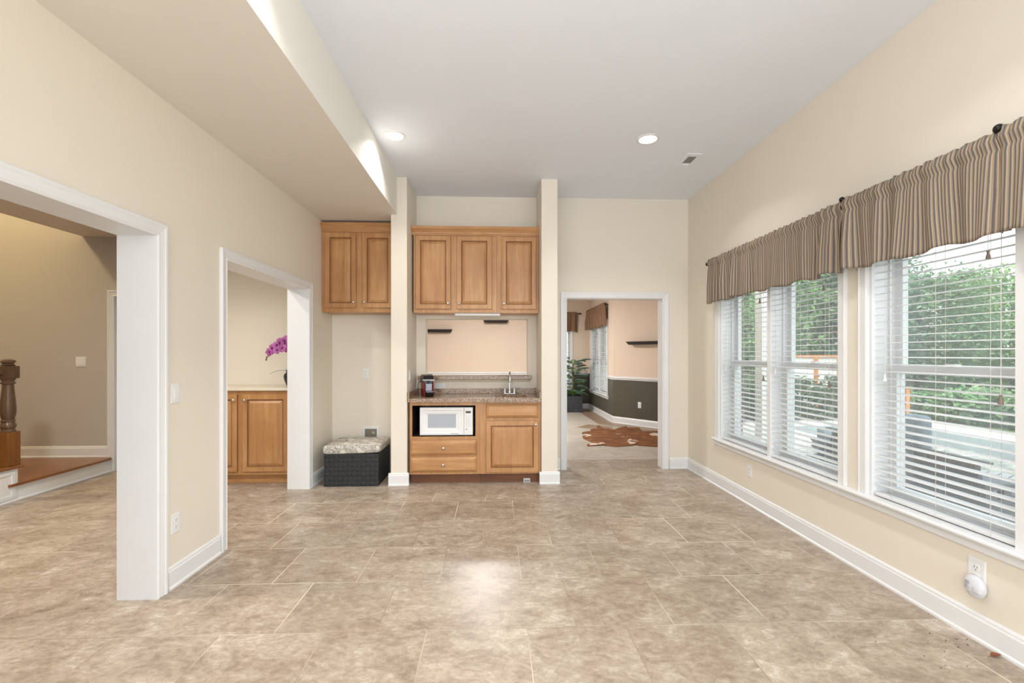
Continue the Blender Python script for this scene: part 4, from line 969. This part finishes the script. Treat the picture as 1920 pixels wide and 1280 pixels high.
def shelf(label, p, q, z, depth, h=0.045):
    """floating ledge from p to q on a wall whose room side is to the left of p->q"""
    p, q = Vector((p[0], p[1], 0)), Vector((q[0], q[1], 0)); d = (q - p).normalized(); n = Vector((-d.y, d.x, 0)); ln = (q - p).length
    m = MB(); i = 0.035
    def pt(s, w, zz): return p + d * s + n * w + Vector((0, 0, zz))
    bot = [pt(i, 0, z), pt(ln - i, 0, z), pt(ln - i, depth - i, z), pt(i, depth - i, z)]; md = [pt(0.006, 0, z + h * .7), pt(ln - .006, 0, z + h * .7), pt(ln - .006, depth - .006, z + h * .7), pt(.006, depth - .006, z + h * .7)]
    top = [pt(0, 0, z + h * .8), pt(ln, 0, z + h * .8), pt(ln, depth, z + h * .8), pt(0, depth, z + h * .8)]; t2 = [pt(0, 0, z + h), pt(ln, 0, z + h), pt(ln, depth, z + h), pt(0, depth, z + h)]
    vs = bot + md + top + t2; fs = [(3, 2, 1, 0), (12, 13, 14, 15)]
    for b in (0, 4, 8):
        for k in range(4): fs.append((b + k, b + (k + 1) % 4, b + 4 + (k + 1) % 4, b + 4 + k))
    m.faces(vs, fs); return tag(m.build('floating_shelf', 'black'), label, 'shelf', 'black floating shelves')
shelf('black floating shelf seen through the pass-through, the lower left one', (-1.065, 11.459), (-1.705, 11.459), 1.925, 0.15, 0.075)
shelf('black floating shelf seen through the pass-through, the upper right one', (0.335, 11.459), (-0.285, 11.459), 2.165, 0.15, 0.075)
w0 = Vector((2.39, 9.115)); w1 = Vector((3.50, 7.735)); dd = (w1 - w0).normalized()
a = w0 + dd * 0.40; b = w0 + dd * 1.35
def angled_shelf():
    p, q = b, a     # room is on the left of q<-p
    return shelf('black floating shelf on the peach angled wall beyond the doorway', p, q, 1.565, 0.14, 0.06)
angled_shelf()
ang = math.atan2(dd.y, dd.x)
op = w0 + dd * 0.615
outlet('white outlet on the dark olive wall beyond the doorway', (op.x, op.y, 0.405), ang, 'outlet')

# palm in a woven pot
px_, py_ = 1.885, 10.93
pl = thing('potted_palm', 'artificial palm in a square woven charcoal pot beyond the doorway', 'palm', (px_, py_, 0))
m = MB(); hw = 0.20; m.box(-hw + .006, hw - .006, -hw + .006, hw - .006, 0.001, 0.36)
for (f) in (lambda u, v, h: (-hw + .006 + u, -hw + .006 - h, .004 + v), lambda u, v, h: (hw - .006 + h, -hw + .006 + u, .004 + v), lambda u, v, h: (-hw + .006 - h, -hw + .006 + u, .004 + v)): weave(m, f, 2 * hw - .012, 0.355, 0.036, 0.007)
pt_ = m.build('pot', 'potweave', pl, world=False)
MB().rings(lambda u, v, h: (u, v, 0.34 + h), (-hw - .004, hw + .004, -hw - .004, hw + .004), [(0, 0), (0, 0.045), (0.02, 0.045), (0.02, 0.01)], False, False).build('rim', 'potweave', pt_, world=False)
MB().box(-hw + .02, hw - .02, -hw + .02, hw - .02, 0.355, 0.366).build('soil', 'soil', pl, world=False)
MB().tube([(0, 0, 0.36), (0.01, 0.0, 0.7), (-0.02, 0, 1.0), (0.0, 0, 1.15)], [0.022, 0.018, 0.014, 0.008], 8).build('stem', 'stem', pl, smooth=True, world=False)
def frond(z0, az, length, up, droop, leaf, mt):
    m = MB(); d = Vector((math.cos(az), math.sin(az), 0)); side = Vector((-d.y, d.x, 0)); N = 18; pts = []
    for i in range(N + 1):
        s = i / N; pts.append(Vector((0, 0, z0)) + d * length * s + Vector((0, 0, length * (up * s - droop * s * s))))
    m.tube(pts, [0.005 * (1 - 0.8 * i / N) + 0.001 for i in range(N + 1)], 5)
    for i in range(3, N + 1):
        s = i / N; tg = (pts[i] - pts[i - 1]).normalized(); ll = leaf * math.sin(PI * (0.2 + 0.75 * s)) ** 0.8
        for sg in (-1, 1):
            dv = (side * sg * 0.8 + tg * 0.75 + Vector((0, 0, -0.15))).normalized(); wv = tg * 0.013; p = pts[i]
            v = [m.b.verts.new(x) for x in (p, p + dv * ll * .5 + wv, p + dv * ll + Vector((0, 0, -0.25 * ll)), p + dv * ll * .5 - wv)]
            m.b.faces.new(v)
    m.build('frond', mt, pl, world=False)
rnd = random.Random(11)
for i in range(27):
    t_ = i / 26; z0 = 0.45 + 0.70 * t_; az = i * 2.4 + 0.3
    L_ = 0.42 - 0.12 * t_ + rnd.uniform(-.03, .05); frond(z0, az, L_, 0.45 + 0.55 * t_ + rnd.uniform(-.1, .1), 0.55 + rnd.uniform(-.1, .15), 0.15, 'frond' if i % 4 else 'frond2')
for i in range(7): frond(0.36, i * 0.9 + 0.5, 0.30, 1.1, 0.5, 0.09, 'frond2')
for az in (0.05, -0.35, -0.1): frond(1.12, az, 0.42, 0.9, 0.55, 0.14, 'frond')

# cowhide rug
def zp(px, py, v=0.0):
    f = 853.0; c, s = math.cos(TH), math.sin(TH); x = (px - 960) / f; zz = (664 - py) / f; t = (v - 1.38) / zz
    return ((x * c + s) * t, (c - x * s) * t)
CO = [(120, 360), (150, 340), (300, 320), (310, 280), (450, 262), (440, 222), (490, 200), (540, 250), (620, 270), (770, 275), (800, 295), (900, 260), (1070, 215), (1085, 245), (1330, 245), (1400, 315), (1500, 325), (1700, 318)]
CO2 = [(1770, 655), (1330, 628), (1260, 612), (1200, 628), (850, 655), (560, 622), (400, 632), (240, 642), (230, 605), (350, 570), (160, 480), (130, 430), (240, 410), (140, 380)]
outl = [zp(1080 + x / 11.29, 780 + y / 11.29) for x, y in CO] + [(2.95, 7.95), (3.02, 7.72), (2.88, 7.55), (2.96, 7.25), (2.80, 7.05), (2.72, 6.80), (2.50, 6.72)] + [zp(1080 + x / 11.29, 780 + y / 11.29) for x, y in CO2]
cc = (2.1, 7.5)
COW_SPOTS = []
for (x, y, r) in ((900, 385, .10), (1150, 515, .09), (1180, 560, .13), (1000, 440, .05), (1690, 400, .16), (440, 600, .16), (200, 405, .09), (300, 610, .12)):
    wx, wy = zp(1080 + x / 11.29, 780 + y / 11.29); COW_SPOTS.append((wx - cc[0], wy - cc[1], r * 0.72))
M['cow'] = cowhide()
b_ = bmesh.new(); vs = [b_.verts.new((x - cc[0], y - cc[1], 0)) for x, y in outl]; f_ = b_.faces.new(vs)
bmesh.ops.triangulate(b_, faces=[f_]); bmesh.ops.subdivide_edges(b_, edges=b_.edges[:], cuts=1)
ex = bmesh.ops.extrude_face_region(b_, geom=b_.faces[:])
for v in [g for g in ex['geom'] if isinstance(g, bmesh.types.BMVert)]: v.co.z += 0.008 + 0.004 * math.sin(v.co.x * 9) * math.cos(v.co.y * 8)
mb_ = MB(); mb_.b.free(); mb_.b = b_; rug = mb_.build('cowhide_rug', 'cow'); rug.location = (cc[0], cc[1], 0.001)
tag(rug, 'brown and white cowhide rug on the pale tile beyond the doorway', 'rug')
bl = thing('breakfast_fill', 'added unseen ceiling lamp that fills the breakfast room with light', 'ceiling light', (-0.2, 8.7, FZ))  # unseen lamp and fixture added to brighten the far room
MB().lathe([(0.001, -0.10), (0.14, -0.08), (0.2, -0.02), (0.2, 0.0)], (0, 0, 0), 24).build('shade', 'lens', bl, smooth=True, world=False)
light('breakfast_fill_light', 'AREA', (0, 0, -0.12), 105, (1, 0.97, 0.94), size=0.4).parent = bl

# ------------------------------------------------------------------ leaf and crumbs on the floor
lx, ly = zp(1869, 1231)
m = MB(); n_ = 10; rows = []
for i in range(n_ + 1):
    s = i / n_; w = 0.013 * math.sin(PI * s) ** 0.8 + 0.0004
    rows.append([m.b.verts.new((lx - 0.028 + 0.05 * s, ly + 0.006 * math.sin(s * 3) + k * w, 0.002 + 0.010 * (s - 0.4) ** 2 * 2 + abs(k) * w * 0.5)) for k in (-1, 0, 1)])
for i in range(n_):
    for k in range(2): m.b.faces.new([rows[i][k], rows[i][k + 1], rows[i + 1][k + 1], rows[i + 1][k]])
m.tube([(lx - 0.028, ly, 0.004), (lx - 0.044, ly - 0.002, 0.003)], 0.001, 5)
tag(m.build('dry_leaf', 'deadleaf', smooth=True), 'curled reddish brown dry leaf on the floor by the right baseboard', 'leaf')
m = MB(); rnd = random.Random(5)
cp_ = [(1370, 930), (1597, 1072), (1720, 1129), (1741, 1151), (1434, 1109), (1628, 1236), (1642, 1203), (1698, 1230), (1733, 1230)]
for i in range(26): cp_.append((1788 + rnd.gauss(0, 38), 1208 + rnd.gauss(0, 18)))
for (x, y) in cp_:
    wx, wy = zp(x, y); r = rnd.uniform(0.0011, 0.0025)
    if wx < R - 0.03: m.ball((wx, wy, r * 0.7), r, 6, (1.3, 1, 0.7))
tag(m.build('floor_debris', 'crumb'), 'scattered dark crumbs on the floor by the right baseboard', 'debris', kind='stuff')

# ------------------------------------------------------------------ outdoors
GZ = -0.22
m = MB(); m.box(10.1, 80, -40, 80, GZ - 0.3, GZ - 0.02); m.box(2.62, 10.1, 12.2, 80, GZ - 0.3, GZ - 0.02); struct(m.build('lawn', 'lawn'))
m = MB(); m.box(2.62, 6.35, -8, 7.2, GZ - 0.1, GZ); m.box(9.25, 10.1, -8, 12.2, GZ - 0.4, GZ + 0.02); m.box(6.35, 9.25, 9.8, 12.2, GZ - 0.4, GZ + 0.02); m.box(2.62, 6.35, 7.2, 12.2, GZ - .1, GZ - 0.001); struct(m.build('patio', 'concrete'))
m = MB(); m.box(6.35, 9.13, -8, 9.8, GZ - 0.3, GZ - 0.24); struct(m.build('pool_water', 'water'))
m = MB(); m.box(9.10, 9.25, -8, 9.8, GZ - 0.24, GZ + 0.02); m.box(6.35, 9.10, 9.65, 9.8, GZ - 0.24, GZ + 0.02); struct(m.build('pool_wall', 'tilepool'))
m = MB(); m.box(3.66, 3.86, 7.9, 8.1, GZ, 3.0); m.box(3.60, 3.92, 7.84, 8.16, GZ, GZ + .2); m.box(3.60, 3.92, 7.84, 8.16, 2.85, 3.0)
def px_line(px, dist):
    f = 853.0; c, s = math.cos(TH), math.sin(TH); x = (px - 960) / f; return ((x * c + s) * dist, (c - x * s) * dist)
q_ = px_line(1433, 7.6)
pp = m.build('porch_post', 'whitepaint'); tag(pp, 'white square porch post outside the far window', 'post'); pp.location = (q_[0] - 3.76, q_[1] - 8.0, 0)

def leaf_cloud(name, n, shape, size, mt, rnd, parent=None, spread=0.35, clumps=60):
    """leaves in clumps; shape(rnd)->point in the crown"""
    vs, fs = [], []; cs = [shape(rnd) for _ in range(clumps)]
    for i in range(n):
        c = cs[rnd.randrange(clumps)]; p = Vector((c[0] + rnd.gauss(0, spread), c[1] + rnd.gauss(0, spread), c[2] + rnd.gauss(0, spread * 0.55)))
        a = Vector((rnd.gauss(0, 1), rnd.gauss(0, 1), rnd.gauss(-0.25, 0.45))).normalized(); b = a.cross(Vector((rnd.gauss(0, .5), rnd.gauss(0, .5), 1))).normalized()
        s = size * rnd.uniform(0.6, 1.3); k = len(vs)
        vs += [p, p + a * s * .5 + b * s * .26, p + a * s, p + a * s * .5 - b * s * .26]; fs.append((k, k + 1, k + 2, k + 3))
    me = bpy.data.meshes.new(name); me.from_pydata([tuple(v) for v in vs], [], fs); me.materials.append(M[mt])
    o = bpy.data.objects.new(name, me); COL.objects.link(o)
    if parent: o.parent = parent
    return o
def cone_shape(h, r):
    def f(rnd):
        z = h * (0.06 + 0.94 * rnd.random() ** 1.15); rr = r * (1 - 0.80 * z / h) * (0.45 + 0.55 * math.sqrt(rnd.random())); a = rnd.uniform(0, 2 * PI)
        return (rr * math.cos(a), rr * math.sin(a), z)
    return f
def round_shape(h, r):
    def f(rnd):
        a = rnd.uniform(0, 2 * PI); u = rnd.uniform(-1, 1); k = 0.55 + 0.45 * rnd.random()
        return (r * k * math.sqrt(1 - u * u) * math.cos(a), r * k * math.sqrt(1 - u * u) * math.sin(a), h * 0.56 + h * 0.44 * k * u)
    return f
def tree_proto(mt, h, r, kind, seed, n, size):
    t = thing('tree', '', 'tree', (0, 0, GZ)); rnd = random.Random(seed)
    leaf_cloud('crown', n, (cone_shape if kind == 'cone' else round_shape)(h, r), size, mt, rnd, t, 0.30, 170)
    MB().tube([(0, 0, -0.05), (0.03, 0, h * 0.5), (0, 0, h * 0.9)], [0.14, 0.10, 0.03], 8).build('trunk', 'trunk', t, world=False)
    return t
protos = [tree_proto('fol_dark', 6.2, 1.9, 'cone', 1, 15000, 0.19), tree_proto('fol_light', 4.9, 1.75, 'round', 2, 12000, 0.17), tree_proto('fol_dark', 4.6, 1.8, 'round', 3, 13000, 0.17)]
used = [False] * 3
TREES = [  # pixel column, distance, prototype, scale, label
    (1900, 14.2, 1, 0.88, 'pale leafy tree beyond the pool, against the right edge of the near window'),
    (1722, 13.6, 2, 0.92, 'rounded dark tree beyond the pool, above the patio sofa'),
    (1560, 15.6, 0, 1.05, 'tall dark evergreen behind the orange framed screen'),
    (1405, 15.6, 1, 1.10, 'fresh green tree just left of the white porch post'),
    (1815, 18.8, 0, 0.80, 'evergreen in the second row, showing between the two trees beyond the pool'),
    (1665, 18.6, 0, 1.00, 'tall evergreen in the second row, at the left jamb of the near window'),
    (1490, 19.6, 2, 1.30, 'dark rounded tree in the second row, right of the white porch post'),
    (1365, 19.4, 0, 1.08, 'dark evergreen in the second row, at the left jamb of the far window')]
for (pxx, dist, k, sc, lb) in TREES:
    o = protos[k] if not used[k] else copy_tree(protos[k]); used[k] = True
    x, y = px_line(pxx, dist); o.location = (x, y, GZ); o.scale = (sc, sc, sc); o.rotation_euler = (0, 0, pxx * 1.7); o['label'] = lb; o['group'] = 'trees beyond the pool'
# clipped hedge outside the far window
h1 = leaf_cloud('hedge', 14000, lambda r_: (r_.uniform(-2.9, 2.9), r_.uniform(-0.45, 0.45), r_.uniform(0.05, 1.0)), 0.13, 'fol_grey', random.Random(8), None, 0.12, 300)
h1.location = (6.9, 11.1, GZ); tag(h1, 'dense low green hedge outside the far window', 'hedge')
# broad-leaved shrubs behind the pool coping
SH = None
for i, (pxx, dist, sc) in enumerate(((1728, 11.6, .9), (1765, 10.9, .95), (1802, 10.9, 1.05), (1838, 10.3, .9), (1875, 10.3, 1.0), (1912, 9.7, 1.05), (1948, 9.6, 1.0))):
    if SH is None:
        o = SH = leaf_cloud('shrub', 900, lambda r_: (r_.uniform(-.2, .2), r_.uniform(-.2, .2), r_.uniform(0.1, 0.72)), 0.17, 'fol_shrub', random.Random(9), None, 0.06, 40)
    else: o = SH.copy(); COL.objects.link(o)
    x, y = px_line(pxx, dist); o.location = (x, y, GZ + 0.01); o.scale = (sc,) * 3; o.rotation_euler = (0, 0, i * 1.3)
    tag(o, 'bright broad-leaved shrub behind the pool coping, %s' % ['beside the orange post', 'second from the orange post', 'third from the orange post', 'fourth from the orange post', 'fifth from the orange post', 'sixth from the orange post', 'past the right edge'][i], 'shrub', 'shrubs behind the pool')
x, y = px_line(1697, 10.2); m = MB(); m.box(x - .06, x + .06, y - .06, y + .06, GZ, 0.62, 0.01); m.box(x - .08, x + .08, y - .08, y + .08, 0.62, 0.66, 0.01)
tag(m.build('wooden_post', 'cedar'), 'short orange timber post behind the patio sofa', 'post')
# orange framed white screen behind the hedge
x, y = px_line(1530, 13.3); sc_ = thing('garden_screen', 'white panel screen with orange timber frame behind the hedge', 'screen', (x, y, GZ), math.radians(-40))
m = MB()
for u in (-1.1, 0.0, 0.55, 1.25): m.box(u - .05, u + .05, -.05, .05, 0, 1.50)
m.box(-1.15, 1.3, -.05, .05, 1.50, 1.58); m.build('frame', 'cedar', sc_, world=False)
MB().box(-1.05, 1.2, -.015, .015, 0.05, 1.49).build('panel', 'whitepaint', sc_, world=False)
# patio sofa, chair and table
def patio_seat(label, loc, rz, w, cushions):
    e = thing('patio_sofa' if w > 1 else 'patio_chair', label, 'sofa' if w > 1 else 'chair', loc, rz); h = w / 2
    b = MB(); b.box(-h, h, -0.38, 0.38, 0.16, 0.40, 0.02)
    b.build('seat_base', 'wicker', e, world=False)
    for sx in (-1, 1):
        for sy in (-1, 1): MB().box(sx * (h - .05) - .03, sx * (h - .05) + .03, sy * .32 - .03, sy * .32 + .03, 0, 0.162).build('leg', 'wicker', e, world=False)
    for sx in (-1, 1):
        a = MB(); a.box(min(sx * h, sx * (h + .07)), max(sx * h, sx * (h + .07)), -0.40, 0.40, 0.0, 0.50, 0.01)
        a.box(min(sx * h, sx * (h + .07)), max(sx * h, sx * (h + .07)), -0.42, 0.42, 0.57, 0.62, 0.01)
        for k in range(6): a.box(min(sx * (h + .01), sx * (h + .06)), max(sx * (h + .01), sx * (h + .06)), -0.38 + k * 0.145, -0.32 + k * 0.145, 0.495, 0.575)
        a.build('arm', 'wicker', e, world=False)
    bk = MB(); bk.box(-h, h, 0.36, 0.40, 0.10, 0.70, 0.005)
    for k in range(int(w / 0.11)): bk.box(-h + .02 + k * .11, -h + .085 + k * .11, 0.355, 0.405, 0.695, 0.765)
    bk.box(-h - .07, h + .07, 0.35, 0.41, 0.76, 0.785, 0.006); bk.build('backrest', 'wicker', e, world=False)
    MB().box(-h + .02, h - .02, -0.38, 0.34, 0.402, 0.50, 0.03, 3).build('seat_cushion', 'cushion_dark', e, world=False)
    for (xa, xb) in cushions:
        MB().box(xa, xb, 0.20, 0.335, 0.505, 1.05, 0.045, 3).build('back_cushion', 'cushion', e, world=False)
    return e
patio_seat('dark slatted patio sofa with blue-grey cushions outside the near window', (4.11, 4.13, GZ), PI / 2, 1.54, [(-0.23, 0.38), (0.40, 0.75)])
x, y = px_line(1590, 5.6); pc = patio_seat('dark patio chair with blue-grey cushion outside the far window', (x, y, GZ), math.radians(62), 0.75, [(-0.34, 0.34)]); pc.scale = (0.85, 0.85, 0.62)
def ptable(label, loc, rz, mt, grp):
    e = thing('patio_table', label, 'table', loc, rz, grp); m = MB()
    for k in range(7): m.box(-.45, .45, -.30 + k * .088, -.30 + k * .088 + .074, .36, .39)
    m.build('tabletop', mt, e, world=False)
    for sx in (-1, 1):
        for sy in (-1, 1): MB().box(sx * .40 - .025, sx * .40 + .025, sy * .26 - .025, sy * .26 + .025, 0, .362).build('leg', mt, e, world=False)
x, y = px_line(1500, 5.9); ptable('low white slatted patio table outside the far window', (x, y, GZ), 0.4, 'whitepaint', 'low patio tables')
x, y = px_line(1890, 4.3); ptable('low grey slatted patio table at the lower right of the near window', (x, y, GZ), 0.5, 'grayplastic', 'low patio tables')
